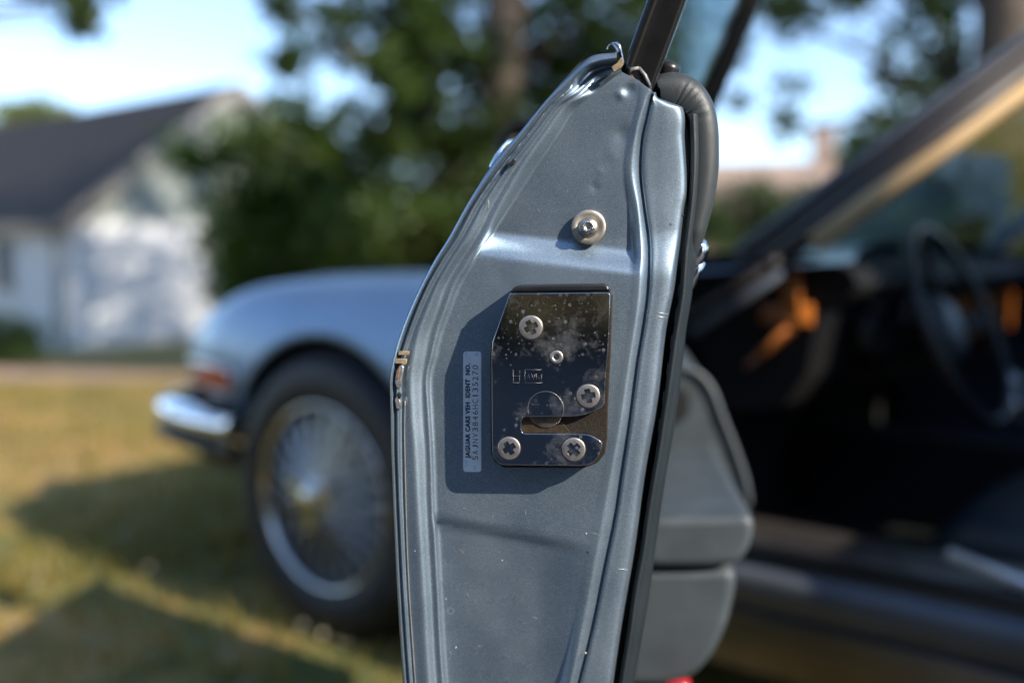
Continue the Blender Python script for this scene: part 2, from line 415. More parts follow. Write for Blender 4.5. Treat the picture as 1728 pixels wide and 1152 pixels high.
# dirt path crossing in front of the house
g = MB(); rows = []
for i in range(70):
    x = -26 + i * 0.5
    a = 8.9 - 0.10 * x + 0.5 * sin(x * 0.5); bb = a + 4.2 + 0.4 * sin(x * 0.8 + 2)
    rows.append([Vector((x, lerp(a, bb, k/10), terr(x, lerp(a, bb, k/10)) + 0.012 + (0.02 if 0 < k < 10 else 0))) for k in range(11)])
g.grid(rows, flip=True)
tag(g.build('path', DIRT), kind='structure')
# added unseen asphalt behind the photographer, keeps door reflections dark and neutral
g = MB(); rows = []
for i in range(30):
    x = -9 + i * 0.75
    rows.append([Vector((x, lerp(-8.2, .85 + .10*sin(x*1.7), k/12), terr(x, lerp(-8.2, .85, k/12)) + .008 + (.016 if 0 < k < 12 else 0))) for k in range(13)])
g.grid(rows, flip=True)
tag(g.build('added_drive', ASPHALT), kind='structure')
# grass blades
rnd = random.Random(3)
g = MB(); vs = []; fs = []
def blade(x, y, h, wd, tilt):
    z = terr(x, y); a = rnd.uniform(0, 2*pi); dx, dy = cos(a)*wd, sin(a)*wd
    b = rnd.uniform(0, 2*pi); tx, ty = cos(b)*tilt*h, sin(b)*tilt*h
    o = len(vs)
    vs.extend([(x-dx, y-dy, z), (x+dx, y+dy, z), (x+tx*.5+dx*.6, y+ty*.5+dy*.6, z+h*.6), (x+tx*.5-dx*.6, y+ty*.5-dy*.6, z+h*.6), (x+tx, y+ty, z+h)])
    fs.extend([(o, o+1, o+2, o+3), (o+3, o+2, o+4)])
for q_ in range(105000):
    if q_ < 46000:
        y = 0.8 + 11 * rnd.random() ** 1.5
        x = rnd.uniform(-0.75 * y - 0.8, 0.3 * y + 0.3)
        if y < 1.0: continue
    else:
        rr0 = 1.0 + 13 * rnd.random() ** 1.1; aa0 = rnd.uniform(0, 2*pi); x = rr0*cos(aa0) - .5; y = rr0*sin(aa0) + 2
        if -8.4 < y < .95 and -9.2 < x < 13: continue
    if rnd.random() < 0.35 and sin(x*2.3)*sin(y*1.9+1) > 0.1: continue
    blade(x, y, rnd.uniform(0.025, 0.07), rnd.uniform(0.002, 0.004) * (1 + y*0.12), rnd.uniform(0.2, 1.0))
g.add(vs, fs, False)
tag(g.build('grass', GRASS), 'short dry lawn grass around the parked car', 'grass', kind='stuff')
g = MB()
for _ in range(460):
    y = rnd.uniform(1.3, 4.2); x = rnd.uniform(-0.75*y, 0.05*y); z = terr(x, y) + rnd.uniform(0.03, 0.06); s = rnd.uniform(0.005, 0.014); a = rnd.uniform(0, 6.28)
    t = rnd.uniform(-.4, .4); u = Vector((cos(a), sin(a), t)) * s; v = Vector((-sin(a), cos(a), rnd.uniform(-.4, .4))) * s * 0.6
    c = Vector((x, y, z)); g.add([c-u, c-v+Vector((0,0,s*.2)), c+u, c+v+Vector((0,0,s*.2))], [(0,1,2,3)], False)
tag(g.build('leaf_litter', LITTER), 'pale fallen leaves scattered on the shaded grass beside the wheel', 'fallen leaves', kind='stuff')

# ================================================================ HOUSE
A_H = radians(51)
GD = Vector((cos(A_H), sin(A_H), 0)); LD = Vector((-sin(A_H), cos(A_H), 0))
HB = P(117, 585, 18.0); HB.z = terr(HB.x, HB.y) - 0.02
EAVE = 2.43; APEX = 5.12; HALF = 3.59; LEN = 11.0
M_H = Matrix.Translation(HB) @ Matrix((GD, LD, ZUP)).transposed().to_4x4()
house = empty('house', 'white low house with dark shingle roof and grey siding in its gable', 'house', M_H)
w = MB()
w.add([(0,0,-.5),(2*HALF,0,-.5),(2*HALF,0,EAVE),(0,0,EAVE)], [(0,1,2,3)], False)
w.add([(0,LEN,-.5),(0,0,-.5),(0,0,EAVE),(0,LEN,EAVE)], [(0,1,2,3)], False)
w.add([(2*HALF,0,-.5),(2*HALF,LEN,-.5),(2*HALF,LEN,EAVE),(2*HALF,0,EAVE)], [(0,1,2,3)], False)
w.add([(2*HALF,LEN,-.5),(0,LEN,-.5),(0,LEN,EAVE),(HALF,LEN,APEX),(2*HALF,LEN,EAVE)], [(0,1,2,3,4)], False)
w.build('wall', WHITEW, house)
gab = MB(); nb = 13          # overlapping siding boards of the gable
brd = []
for k in range(nb):
    z0 = EAVE + (APEX-EAVE)*k/nb; z1 = EAVE + (APEX-EAVE)*(k+1)/nb
    e0 = HALF*(z0-EAVE)/(APEX-EAVE); e1 = HALF*(z1-EAVE)/(APEX-EAVE)
    m = MB(); v = [(e0,-.035,z0),(2*HALF-e0,-.035,z0),(2*HALF-e1,-.012,z1),(e1,-.012,z1),(e0,0.01,z0),(2*HALF-e0,.01,z0),(2*HALF-e1,.01,z1),(e1,.01,z1)]
    m.add(v, [(0,1,2,3),(0,4,5,1),(4,7,6,5)], False); m.build('siding_board', GREYS, house)
rp = APEX - EAVE; sl = Vector((HALF, 0, rp)).normalized(); nl = Vector((-rp, 0, HALF)).normalized()
for side in (0, 1):
    m = MB(); ov = 0.32
    def rp_(s, y, h):
        q = Vector((0, 0, EAVE)) + sl*s + nl*h; x = q.x if side == 0 else 2*HALF - q.x; return Vector((x, y, q.z))
    L = hypot(HALF, rp)
    nC = 16; rows = []
    for k in range(nC):
        s0 = -ov + (L+ov)*k/nC; s1 = -ov + (L+ov)*(k+1)/nC
        rows += [[rp_(s0, -ov, 0.085), rp_(s0, LEN+ov, 0.085)], [rp_(s1, -ov, 0.06), rp_(s1, LEN+ov, 0.06)]]
    m.grid(rows, sm=False)
    m.add([rp_(-ov,-ov,0.01), rp_(L,-ov,0.01), rp_(L,LEN+ov,0.01), rp_(-ov,LEN+ov,0.01)], [(0,1,2,3)], False)
    m.build('roof', ROOFM, house)
    m = MB(); m.bar(rp_(-ov-.02, -ov-.03, -.05), rp_(L+.02, -ov-.03, -.05), (0,1,0), 0.04, 0.24); m.build('bargeboard', FASCIA, house)
    m = MB(); m.bar(rp_(-ov-.03, -ov, -.03), rp_(-ov-.03, LEN+ov, -.03), (1,0,0), 0.05, 0.16); m.build('fascia', FASCIA, house)
m = MB(); m.box((-0.02, -.045, EAVE-.08), (2*HALF, -.004, EAVE+.05)); m.build('gable_band', GREYS, house)
m = MB(); m.box((-.06, 1.95, .95), (-.004, 2.75, 2.10)); wf = m.build('window', WHITEW, house)
m = MB(); m.box((-.075, 2.03, 1.02), (-.062, 2.32, 2.03)); m.box((-.075, 2.38, 1.02), (-.062, 2.67, 2.03)); m.build('pane', WINDOW, wf)
m = MB(); m.tube([(-.07, .22, EAVE-.1), (-.07, .22, -.3)], .05, 10); m.build('downpipe', GREYS, house)

# far house on the right, seen over the scuttle
h2 = empty('house', 'far pale peach cottage with sandy roof and chimney beyond the hedge', 'house', Matrix.Translation((10.6, 33.0, terr(10, 33))) @ Matrix.Rotation(radians(-12), 4, 'Z'))
m = MB(); m.box((-4.2, -3, -.5), (4.2, 3, 2.7)); m.build('wall', PEACH, h2)
m = MB(); m.add([(-4.6,-3.4,2.6),(4.6,-3.4,2.6),(4.2,0,4.75),(-4.2,0,4.75),(-4.6,3.4,2.6),(4.6,3.4,2.6)], [(0,1,2,3),(3,2,5,4),(0,3,4),(1,5,2)], False); rf = m.build('roof', CLAY, h2)
m = MB(); m.box((-.75, -.4, 4.0), (-.05, .4, 5.75)); m.box((-.82,-.47,5.752),(.02,.47,5.88)); m.build('chimney', CLAY, rf)
for x in (-2.6, 1.8):
    m = MB(); m.box((x, -3.06, .9), (x+1.1, -3.004, 2.0)); wf = m.build('window', WHITEW, h2)
    m = MB(); m.box((x+.08, -3.08, .98), (x+1.02, -3.062, 1.92)); m.build('pane', WINDOW, wf)

# ================================================================ TREES
def leaf_mesh(m, clumps, n_leaf, size, rnd, spread=1.0):
    vs, fs = [], []
    for c, cr in clumps:
        for _ in range(n_leaf):
            d = Vector((rnd.gauss(0,1), rnd.gauss(0,1), rnd.gauss(0,.75)))
            p = c + d * cr * 0.55 * spread
            nrm = Vector((rnd.gauss(0,1), rnd.gauss(0,1), rnd.gauss(.6,1))).normalized()
            a = nrm.orthogonal().normalized(); a.rotate(Matrix.Rotation(rnd.uniform(0, 6.28), 3, nrm)); b = nrm.cross(a)
            s = size * rnd.uniform(.6, 1.3); o = len(vs)
            vs.extend([p - a*s, p + b*s*.45 + nrm*s*.12, p + a*s, p - b*s*.45 + nrm*s*.12])
            fs.append((o, o+1, o+2, o+3))
    m.add(vs, fs, False)
def blob_clumps(blobs, rnd):
    out = []
    for (c, r, n, cr) in blobs:
        c = Vector(c); r = Vector(r)
        for _ in range(n):
            d = Vector((rnd.gauss(0,1), rnd.gauss(0,1), rnd.gauss(0,1))).normalized() * rnd.random() ** 0.42
            out.append((c + Vector((d.x*r.x, d.y*r.y, d.z*r.z)), cr * rnd.uniform(.7, 1.3)))
    return out
def tree(name, label, base, height, r0, blobs, nleaf, size, leafmat, seed, limbs=(), group=None, lean=(0,0), cat='tree'):
    rnd = random.Random(seed); t = empty(name, label, cat, Matrix.Translation(base), group)
    bx = Vector(base); m = MB(); path = []; rr = []
    for k in range(9):
        f = k/8; path.append(Vector((lean[0]*f*f + rnd.uniform(-.06,.06)*f*height*.2, lean[1]*f*f + rnd.uniform(-.06,.06)*f*height*.2, height*f - .1)))
        rr.append(r0 * (1.35 if k == 0 else 1) * (1 - .72*f))
    m.tube(path, rr, 14)
    cl = blob_clumps(blobs, rnd)
    picks = cl[:: max(1, len(cl)//26)]
    for c, cr in picks:
        loc = c - bx; k = min(8, max(2, int(8 * (loc.z - 0.5*hypot(loc.x, loc.y)) / height)))
        s = path[min(8, k)]; mid = s.lerp(loc, .5) + Vector((rnd.uniform(-.2,.2), rnd.uniform(-.2,.2), .25))
        m.tube([s, mid, loc], [r0*.22, r0*.12, r0*.03], 6)
    m.build('trunk', BARK, t)
    m = MB(); leaf_mesh(m, [(c-bx, r) for c, r in cl], nleaf, size, rnd)
    cr_ = m.build('crown', leafmat, t); cr_['kind'] = 'stuff'
    return t
def at(px, py, d): return P(px, py, d)
def gnd(px, d):
    p = P(px, 430, d); p.z = terr(p.x, p.y); return p
GT = 'trees standing behind the car'
b = gnd(850, 11.5)
tree('tree', 'big leafy tree with thick brown trunk rising behind the car bonnet', b, 9.0, 0.36, [
    (at(560, 40, 11.0), (1.0, 1.2, .7), 12, .18), (at(640, 90, 11.0), (1.2, 1.2, .9), 18, .18), (at(750, 60, 11.2), (1.1, 1.2, .9), 26, .2), (Vector((-.4, 14.6, 6.6)), (2.2, 1.8, 1.5), 26, .30),
    (at(970, 130, 12.4), (1.2, 1.0, 1.3), 44, .36), (at(770, 150, 12.4), (.8, .9, 1.2), 24, .3), (at(1010, 60, 11.5), (1.2, 1.2, 1.2), 40, .36),
    (at(560, 230, 10.8), (1.1, .9, .4), 14, .18), (at(690, 230, 11.2), (1.0, .8, .6), 16, .16), (at(700, 380, 11.2), (1.0, .9, .35), 22, .28),
    (at(840, 300, 11.6), (1.3, 1.0, .9), 54, .38),
    (b + Vector((0, .5, 7.5)), (4.2, 3.6, 2.6), 130, .5)], 62, .085, LEAF, 11, group=None)
b = gnd(530, 14.5)
tree('tree', 'bushy low tree drooping beside the white gable wall', b, 4.2, 0.16, [
    (at(520, 330, 14.0), (1.5, 1.2, .85), 44, .36), (at(400, 262, 13.6), (1.0, .7, .38), 18, .3), (at(440, 400, 14.2), (.85, .8, .8), 52, .34), (at(420, 480, 14.2), (.6, .7, .4), 24, .3),
    (at(560, 430, 14.2), (1.5, 1.2, .7), 52, .38), (at(560, 250, 14.5), (1.1, 1.0, .5), 10, .3), (at(485, 60, 14.5), (.4, .5, .7), 12, .24), (Vector((-3.0, 16.6, 1.6)), (1.3, 1.0, 1.6), 20, .3), (Vector((-2.2, 15.6, 2.4)), (1.0, 1.0, 1.3), 12, .3)], 60, .085, LEAF2, 12)
b = gnd(760, 13.0)
tree('evergreen_shrub', 'broad dark green shrub filling the space under the big tree', b, 2.6, 0.10, [
    (at(700, 420, 12.6), (1.3, .9, .8), 54, .38), (at(880, 400, 12.8), (1.5, .9, 1.0), 66, .38), (at(1020, 330, 13), (1.0, .9, 1.3), 50, .38), (at(640, 380, 13), (.9, .8, .6), 26, .36)], 64, .08, LEAF2, 13, cat='shrub')
b = gnd(1680, 9.5)
tree('tree', 'tall tree with thick trunk behind the windscreen pillar at right', b, 9.0, 0.38, [
    (at(1340, 20, 10.5), (1.0, .9, .25), 8, .2), (at(1450, -30, 10), (1.2, 1.0, .4), 12, .24), (at(1545, 110, 10), (.40, .7, .9), 18, .22),
    (at(1490, 215, 10.5), (.4, .6, .4), 6, .2), (at(1600, 260, 10.5), (.45, .6, .7), 18, .26), (at(1250, 110, 10.5), (.4, .5, .4), 4, .16), (at(1370, 170, 11), (.6, .6, .4), 3, .2),
    (b + Vector((0, 0, 7.4)), (3.8, 3.4, 2.2), 110, .5)], 56, .075, LEAF, 14)
b = Vector((-6.6, 6.0, terr(-6.6, 6.0)))
tree('tree', 'tree outside the left edge whose twig hangs into the sky', b, 7.5, 0.25, [
    (at(140, -40, 8.2), (.55, .5, .42), 14, .16), (at(150, 45, 8.2), (.13, .2, .16), 5, .12), (at(60, -60, 8.2), (.5, .5, .25), 8, .16), (b + Vector((0, 0, 7.0)), (2.6, 2.6, 1.8), 70, .45)], 46, .06, LEAF, 15)
b = Vector((-22.5, 43.0, terr(-22, 43)))
tree('tree', 'yellow green sunlit treetop peeking over the left house roof', b, 7.0, 0.25, [(at(40, 210, 48), (2.4, 2.0, 1.3), 60, .6), (b + Vector((0, 0, 4.5)), (3.0, 3.0, 2.0), 60, .7)], 60, .16, LEAF3, 16)
b = gnd(1300, 22)
tree('hedge', 'low dark hedge in front of the far peach cottage', b, 1.3, 0.08, [(at(1300, 355, 21.5), (2.6, .8, .55), 60, .4), (at(1300, 400, 21.5), (2.8, .8, .6), 60, .4), (at(1480, 400, 22), (2.4, .9, 1.0), 60, .45), (at(1440, 262, 24), (.5, .5, .5), 10, .3)], 70, .09, LEAF4, 17, cat='hedge')
b = gnd(1700, 16)
tree('tree', 'round green tree glimpsed through the windscreen', b, 4.0, 0.2, [(at(1700, 320, 16), (2.3, 1.6, 1.5), 90, .45), (at(1900, 300, 16), (2.2, 1.6, 1.8), 90, .45)], 60, .09, LEAF4, 18)
b = gnd(1650, 8.6)
tree('shrub', 'dense dark shrub seen through the windscreen before the thick trunk', b, 1.0, .06, [(at(1640, 330, 8.6), (1.0, .4, .55), 70, .26), (at(1640, 420, 8.6), (1.1, .4, .4), 40, .26)], 60, .06, LEAF4, 20, cat='shrub')
b = gnd(14, 14.5)
tree('shrub', 'small rounded green shrub at the foot of the house wall', b, .7, 0.05, [(at(8, 575, 14.3), (.5, .5, .36), 40, .2)], 60, .05, LEAF4, 19, cat='shrub')
m = MB(); rb = random.Random(77); cl = []
for k in range(420):
    a = 2*pi*k/420; d_ = 88 + 10*sin(a*5) + rb.uniform(-4, 4); x, y = d_*cos(a), d_*sin(a)
    h_ = (2.6 if y > 0 else 6.0) + rb.uniform(-.8, .8); cl.append((Vector((x, y, terr(x, y) + h_*.5)), 2.6)); cl.append((Vector((x+1, y+1, terr(x, y) + h_)), 1.9))
leaf_mesh(m, cl, 26, .75, rb)
tag(m.build('far_wood', LEAF4), 'far low belt of trees along the horizon', 'woodland', kind='stuff')
# trees behind the photographer (mirrored by the latch plate and the paint)
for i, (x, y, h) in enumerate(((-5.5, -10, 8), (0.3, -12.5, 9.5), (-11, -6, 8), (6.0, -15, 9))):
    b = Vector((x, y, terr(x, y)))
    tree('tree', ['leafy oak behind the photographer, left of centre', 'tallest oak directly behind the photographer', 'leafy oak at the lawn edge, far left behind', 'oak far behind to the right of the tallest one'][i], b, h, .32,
         [(b + Vector((0, 0, h*.62)), (3.0, 2.6, h*.40), 150, .7), (b + Vector((1.6, .5, h*.35)), (2.2, 1.6, 1.6), 60, .6)], 44, .15, DARKLEAF, 30+i, group='oaks behind the photographer')

bl = []  # added unseen hedge, a dark backdrop for the plate's reflection
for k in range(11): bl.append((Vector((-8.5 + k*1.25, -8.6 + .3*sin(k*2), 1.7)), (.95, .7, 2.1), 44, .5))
tree('added_hedge', 'added unseen hedge behind the photographer, darkening the latch plate reflection', (-2, -8.6, 0), 3.0, .12, bl, 46, .11, DARKLEAF, 42, cat='hedge')
bl = []  # added unseen hedge, shades the ground mirrored in plate and paint
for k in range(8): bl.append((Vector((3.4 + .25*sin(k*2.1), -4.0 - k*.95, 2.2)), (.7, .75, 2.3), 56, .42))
tree('added_hedge', 'added unseen hedge at right behind the photographer, shading the ground mirrored in the door', (3.4, -7, 0), 3.0, .12, bl, 46, .11, DARKLEAF, 41, cat='hedge')
tree('sill_shade_tree', 'added unseen dark column of foliage, shading the sill', (5.1, -1.95, 0), 3.4, .10, [(Vector((5.1, -1.95, 1.2)), (.62, .62, 1.2), 40, .34), (Vector((5.1, -1.95, 2.7)), (.48, .48, 1.05), 34, .30)], 60, .09, DARKLEAF, 43)  # added out of view to shade the sill and nearby ground
# ================================================================ CAR
car = empty('car', 'steel blue classic coupe with wire wheels and its near door wide open', 'car', M_CAR)
WID = -1.66
ys_pts = [(-3.75, -.20), (-3.5, -.08), (-3.0, -.02), (-2.4, 0.02), (-1.5, 0.0), (-.75, .0), (0, .02), (.35, .0), (.55, -.045), (.70, -.12), (.80, -.23), (.86, -.38), (.90, -.83)]
zt_pts = [(-3.75, .66), (-3.5, .80), (-3.0, .90), (-2.4, .93), (-1.5, .90), (-.75, .855), (-.3, .848), (.1, .838), (.35, .822), (.55, .765), (.72, .70), (.82, .66), (.90, .64)]
ys_pts = [(x if x < .35 else .35 + (x-.35)*1.20, y) for x, y in ys_pts]; zt_pts = [(x if x < .35 else .35 + (x-.35)*1.20, z) for x, z in zt_pts]
def yside(x): return sinterp(x, ys_pts)
def ztop(x): return sinterp(x, zt_pts)
ARCH = [(0.0, .345, .372), (-2.59, .345, .372)]
def zlow(x):
    z = .30 if x < .3 else .42
    for cx, cz, r in ARCH:
        d = abs(x - cx)
        if d < r: z = max(z, cz + sqrt(r*r - d*d))
    return z
def side_pt(x, z):
    zt = ztop(x); z0 = zt - .26; y = yside(x)
    if z < .60: y -= (.60 - z)**2 * .75
    if z < .635 and x > .3: y -= (.635 - z)**1.5 * 1.1 * smooth(.3, .42, x)
    if z > z0:
        t = min(1, (z - z0)/(zt - z0)); y -= .10 * (1 - sqrt(max(0, 1 - t*t)))
    return Vector((x, y, z))
def mir(p): return Vector((p[0], 2*WID/2 - p[1] , p[2]))
def xs(a, b, n): return [lerp(a, b, k/(n-1)) for k in range(n)]
def fender(m, x0, x1, n, flip, mirror=False, top=True):
    X = xs(x0, x1, n); rows = []
    for x in X:
        zl, zt = zlow(x), ztop(x); r = []
        for k in range(15):
            f = k/14; f = 1 - (1-f)**1.6; r.append(side_pt(x, lerp(zl, zt, f)))
        if top:
            for k in range(1, 5): r.append(Vector((x, yside(x) - .10 - .04*k, zt + .004*k)))
        # inward lip at the bottom
        p = r[0]; r = [Vector((p.x, p.y - .045, p.z + .01)), Vector((p.x, p.y-.004, p.z-.006))] + r
        if mirror: r = [mir(p) for p in r]
        rows.append(r)
    m.grid(rows, flip=flip != mirror)
m = MB()
fender(m, 1.008, -.75, 130, False); fender(m, -2.0, -3.74, 90, False)
fender(m, 1.008, -3.74, 200, False, True)
body = m.build('body', BODY, car)
# bonnet and scuttle
m = MB(); rows = []
for x in xs(.93, -.88, 60):
    a = yside(x) - .268; c = WID/2; zt = ztop(x) + .014; r = []
    for k in range(25):
        f = k/24; y = lerp(a, 2*c - a, f); cr = .004*sin(pi*f) + .006*math.exp(-((f-.5)/.16)**2)
        r.append(Vector((x, y, zt + cr - (.012 if k in (0, 24) else 0))))
    rows.append(r)
m.grid(rows, flip=False); m.build('bonnet', BODY, car)
m = MB(); rows = []
for x in xs(-.885, -1.20, 8):
    a = yside(x) - .06; r = []
    for k in range(21):
        f = k/20; r.append(Vector((x + .17*sin(pi*f), lerp(a, WID - a, f), ztop(x) + .006 + .04*sin(pi*f))))
    rows.append(r)
m.grid(rows); m.build('scuttle', BODY, car)
m = MB(); rows = []
for x in xs(-2.62, -3.74, 20):
    a = yside(x) - .255; rows.append([Vector((x, lerp(a, WID - a, k/16), ztop(x) + .016 + .02*sin(pi*k/16))) for k in range(17)])
m.grid(rows); m.build('boot_lid', BODY, car)
# underside / inner structure
m = MB(); m.box((-3.6, WID + .12, .20), (.30, -.14, .26)); m.build('underbody', RUBBER, car)
m = MB()
for x, s in ((1.0, 1), (-3.74, -1)):
    m.grid([[Vector((x - s*.03*abs(1-2*k/12)**2, lerp(-.35, WID+.35, k/12), z)) for k in range(13)] for z in (.42, .48, .55, .66)], flip=s > 0)
    m.build('nose_panel' if s > 0 else 'tail_panel', BODY, car); m = MB()
m = MB()
for cx, cz, r in ARCH:
    for yy, s in ((-.045, 1), (WID + .045, -1)):
        rows = [[Vector((cx + r*1.0*cos(a), yy - s*d, cz + r*sin(a) + .012)) for a in xs(-.2, pi+.2, 25)] for d in (0, .30)]
        m = MB(); m.grid(rows)
        m.add([Vector((cx, yy - s*.30, cz))] + rows[1], [(0, k, k+1) for k in range(1, 25)], False)
        m.build('wheel_arch_liner', RUBBER, car)
# sill: painted rocker with a bright tread plate
def sweep(m, prof, x0, x1, n=2):
    m.grid([[Vector((x, y, z)) for y, z in prof] for x in xs(x0, x1, n)])
m = MB(); sweep(m, [(-.06, .20), (-.03, .25), (-.008, .31), (.004, .345), (.006, .372), (-.004, .385), (-.03, .39), (-.032, .40)], -.60, -2.10); m.build('sill', SHADEDPAINT, car)
m = MB(); sweep(m, [(-.032, .398), (-.036, .408), (-.05, .418), (-.09, .432), (-.13, .438), (-.16, .43), (-.165, .36)], -.80, -2.02); m.build('sill_tread_plate', SILLPL, car)
m = MB(); m.bar((-.62, .004, .268), (-2.08, .004, .268), (0,1,0), .012, .10); m.build('rocker_cover', ROCKER, car)
m = MB(); m.bar((-.82, -.034, .412), (-2.0, -.034, .412), (0,0,1), .022, .026); m.build('sill_seal', RUBBER, car)
# door aperture front post
m = MB()
post = [(-.752, .885), (-.76, .70), (-.765, .50), (-.79, .40)]
m.grid([[Vector((x, -.012, z)), Vector((x-.03, -.02, z)), Vector((x-.04, -.09, z)), Vector((x-.07, -.10, z)), Vector((x-.075, -.17, z))] for x, z in post], flip=True)
m.build('hinge_post', BODY, car)
m = MB(); m.tube([(-.835, -.125, .40), (-.80, -.12, .60), (-.80, -.115, .80), (-.86, -.11, .90)], .012, 8); m.build('door_seal', RUBBER, car)
for z in (.48, .70):
    m = MB(); m.box((-.86, -.05, z), (-.75, -.014, z + .08)); m.build('door_hinge', BODY, car)
# windscreen pillar strips
def strip(name, p0, p1, y0, y1, wd, hh, mat, ext=1.12, side=(0, 1, 0)):
    a = Cy(*p0, y0); b_ = Cy(*p1, y1); b_ = a + (b_ - a) * ext
    m = MB(); m.bar(a, b_, side, wd, hh); m.build(name, mat, car); return a, b_
pa, pb = strip('windscreen_pillar', (1246, 452), (1728, 84), -.090, -.25, .026, .022, SEALBR)  # body-coloured pillar; its dark reflections are put in as brown-black colour
strip('pillar_seal', (1292, 452), (1728, 116), -.075, -.235, .040, .034, SEALBR)
strip('windscreen_surround', (1240, 428), (1728, 66), -.10, -.27, .02, .020, SURROUND)
strip('pillar_trim', (1374, 412), (1728, 146), -.085, -.25, .036, .030, BEIGE)
strip('scuttle_edge', (1166, 562), (1306, 470), -.07, -.07, .014, .016, SHADEDPAINT)
strip('aperture_seal', (1160, 536), (1300, 446), -.065, -.07, .02, .014, SEALBR)
# right-hand pillar, roof, glass
top_l = pb.copy()
m = MB(); m.bar(mir(pa), mir(pb), (0,1,0), .045, .05); m.build('windscreen_pillar', BODY, car)
def wg(f, s):
    a = pa.lerp(pb, s); y = lerp(a.y, WID - a.y, f); return Vector((a.x + .15*sin(pi*f)*(1-.4*s), y, a.z + .03*sin(pi*f)))
m = MB(); m.grid([[wg(k/16, s) for k in range(17)] for s in xs(.02, 1.02, 7)]); m.build('windscreen', WINDGLASS, car)
m = MB(); rows = []
for i, x in enumerate(xs(pb.x - .01, -2.55, 14)):
    f = i/13; z = pb.z + .045*sin(pi*min(1, f*.9 + .1)) - .05*f*f; ye = pb.y + .01
    rows.append([Vector((x + (.13*sin(pi*k/16) if i == 0 else .13*sin(pi*k/16)*(1-f)), lerp(ye, WID-ye, k/16), z + .03*sin(pi*k/16))) for k in range(17)])
m.grid(rows); m.grid([[p - Vector((0,0,.025)) for p in r] for r in rows], flip=True); m.build('roof', BODY, car)
rowe = rows[-1]
m = MB(); m.grid([[rowe[k].lerp(Vector((-3.1, lerp(-.28, WID+.28, k/16), .93)), s) for k in range(17)] for s in (.0, .5, 1)]); m.build('rear_window', WINDGLASS, car)
m = MB()
for s in (0, 1):
    q = [Vector((-2.35, pb.y-.01, pb.z-.0)), Vector((-2.60, pb.y-.01, pb.z-.03)), Vector((-3.35, -.20, .90)), Vector((-2.75, -.13, .925))]
    if s: q = [mir(p) for p in q]
    m.add(q, [(0,1,2,3)], False); m.add([p + Vector((0, -.03 if not s else .03, 0)) for p in q], [(3,2,1,0)], False)
m.build('rear_buttress', BODY, car)
# front bumper
bp = [(.325, .035), (.45, .034), (.60, .012), (.74, -.05), (.86, -.17), (.94, -.36), (.975, -.60), (.985, -.83)]
bp = [(x if x < .4 else .4 + (x-.4)*1.12, y) for x, y in bp]; bp = bp + [(x, WID - y) for x, y in bp[-2::-1]]
bpath = resample([Vector((x, y, 0)) for x, y in bp], 70)
def bump_sweep(prof):
    rows = []
    for i, p in enumerate(bpath):
        t = (bpath[min(i+1, 69)] - bpath[max(i-1, 0)]).normalized(); o = Vector((-t.y, t.x, 0))
        if o.dot(p - Vector((0, WID/2, 0))) < 0: o = -o
        rows.append([p + o*d + Vector((0,0,z)) for d, z in prof])
    return rows
bump_ = MB(); R = bump_sweep([(-.05, .432), (-.02, .438), (0, .448), (.008, .466), (.004, .486), (-.015, .497), (-.05, .499)]); bump_.grid(R)
bump_.add(R[0], [list(range(7))], False)
bmp = bump_.build('bumper', CHROME, car)
m = MB(); R = bump_sweep([(-.06, .392), (-.01, .395), (.004, .400), (.008, .415), (.004, .430), (-.03, .432)]); m.grid(R); m.add(R[0], [list(range(6))], False); m.build('rubber_strip', RUBBER, bmp)
m = MB(); m.grid([[Vector((x - .10, y*.95 - .06, .34)) if k == 0 else Vector((x-.06, y*.97-.04, .42)) for k in (0, 1)] for x, y in bp]); m.build('front_valance', RUBBER, car)
# side marker lamp with chrome bezel
mk = MB(); 
def mkpt(x, z, d): return Vector((x, yside(x) - .004 + d, z))
rows = []
for i, x in enumerate(xs(.365, .60, 9)):
    e = .012 * sin(pi*i/8); rows.append([mkpt(x, .548, -.03), mkpt(x, .556, .004+e), mkpt(x, .58, .010+e), mkpt(x, .604, .004+e), mkpt(x, .612, -.03)])
mk.grid(rows, flip=True); lamp = mk.build('side_marker_lamp', AMBER, car)
m = MB(); fr = [mkpt(x, z, .005) for x, z in ((.355,.545),(.61,.545),(.61,.615),(.355,.615),(.355,.545))]; m.tube(fr, .005, 8); m.build('bezel', CHROME, lamp)
# headlamps on the nose
for s in (0, 1):
    c = Vector((.955, -.42, .62)); c = mir(c) if s else c
    m = MB(); m.lathe([(.11, -.02), (.11, .012), (.098, .02)], c, (1, .35 if not s else -.35, 0), 28); hl = m.build('headlamp', CHROME, car)
    m = MB(); m.lathe([(.098, .018), (.07, .03), (.03, .036), (.001, .037)], c, (1, .35 if not s else -.35, 0), 28); m.build('lens', WINDOW, hl)

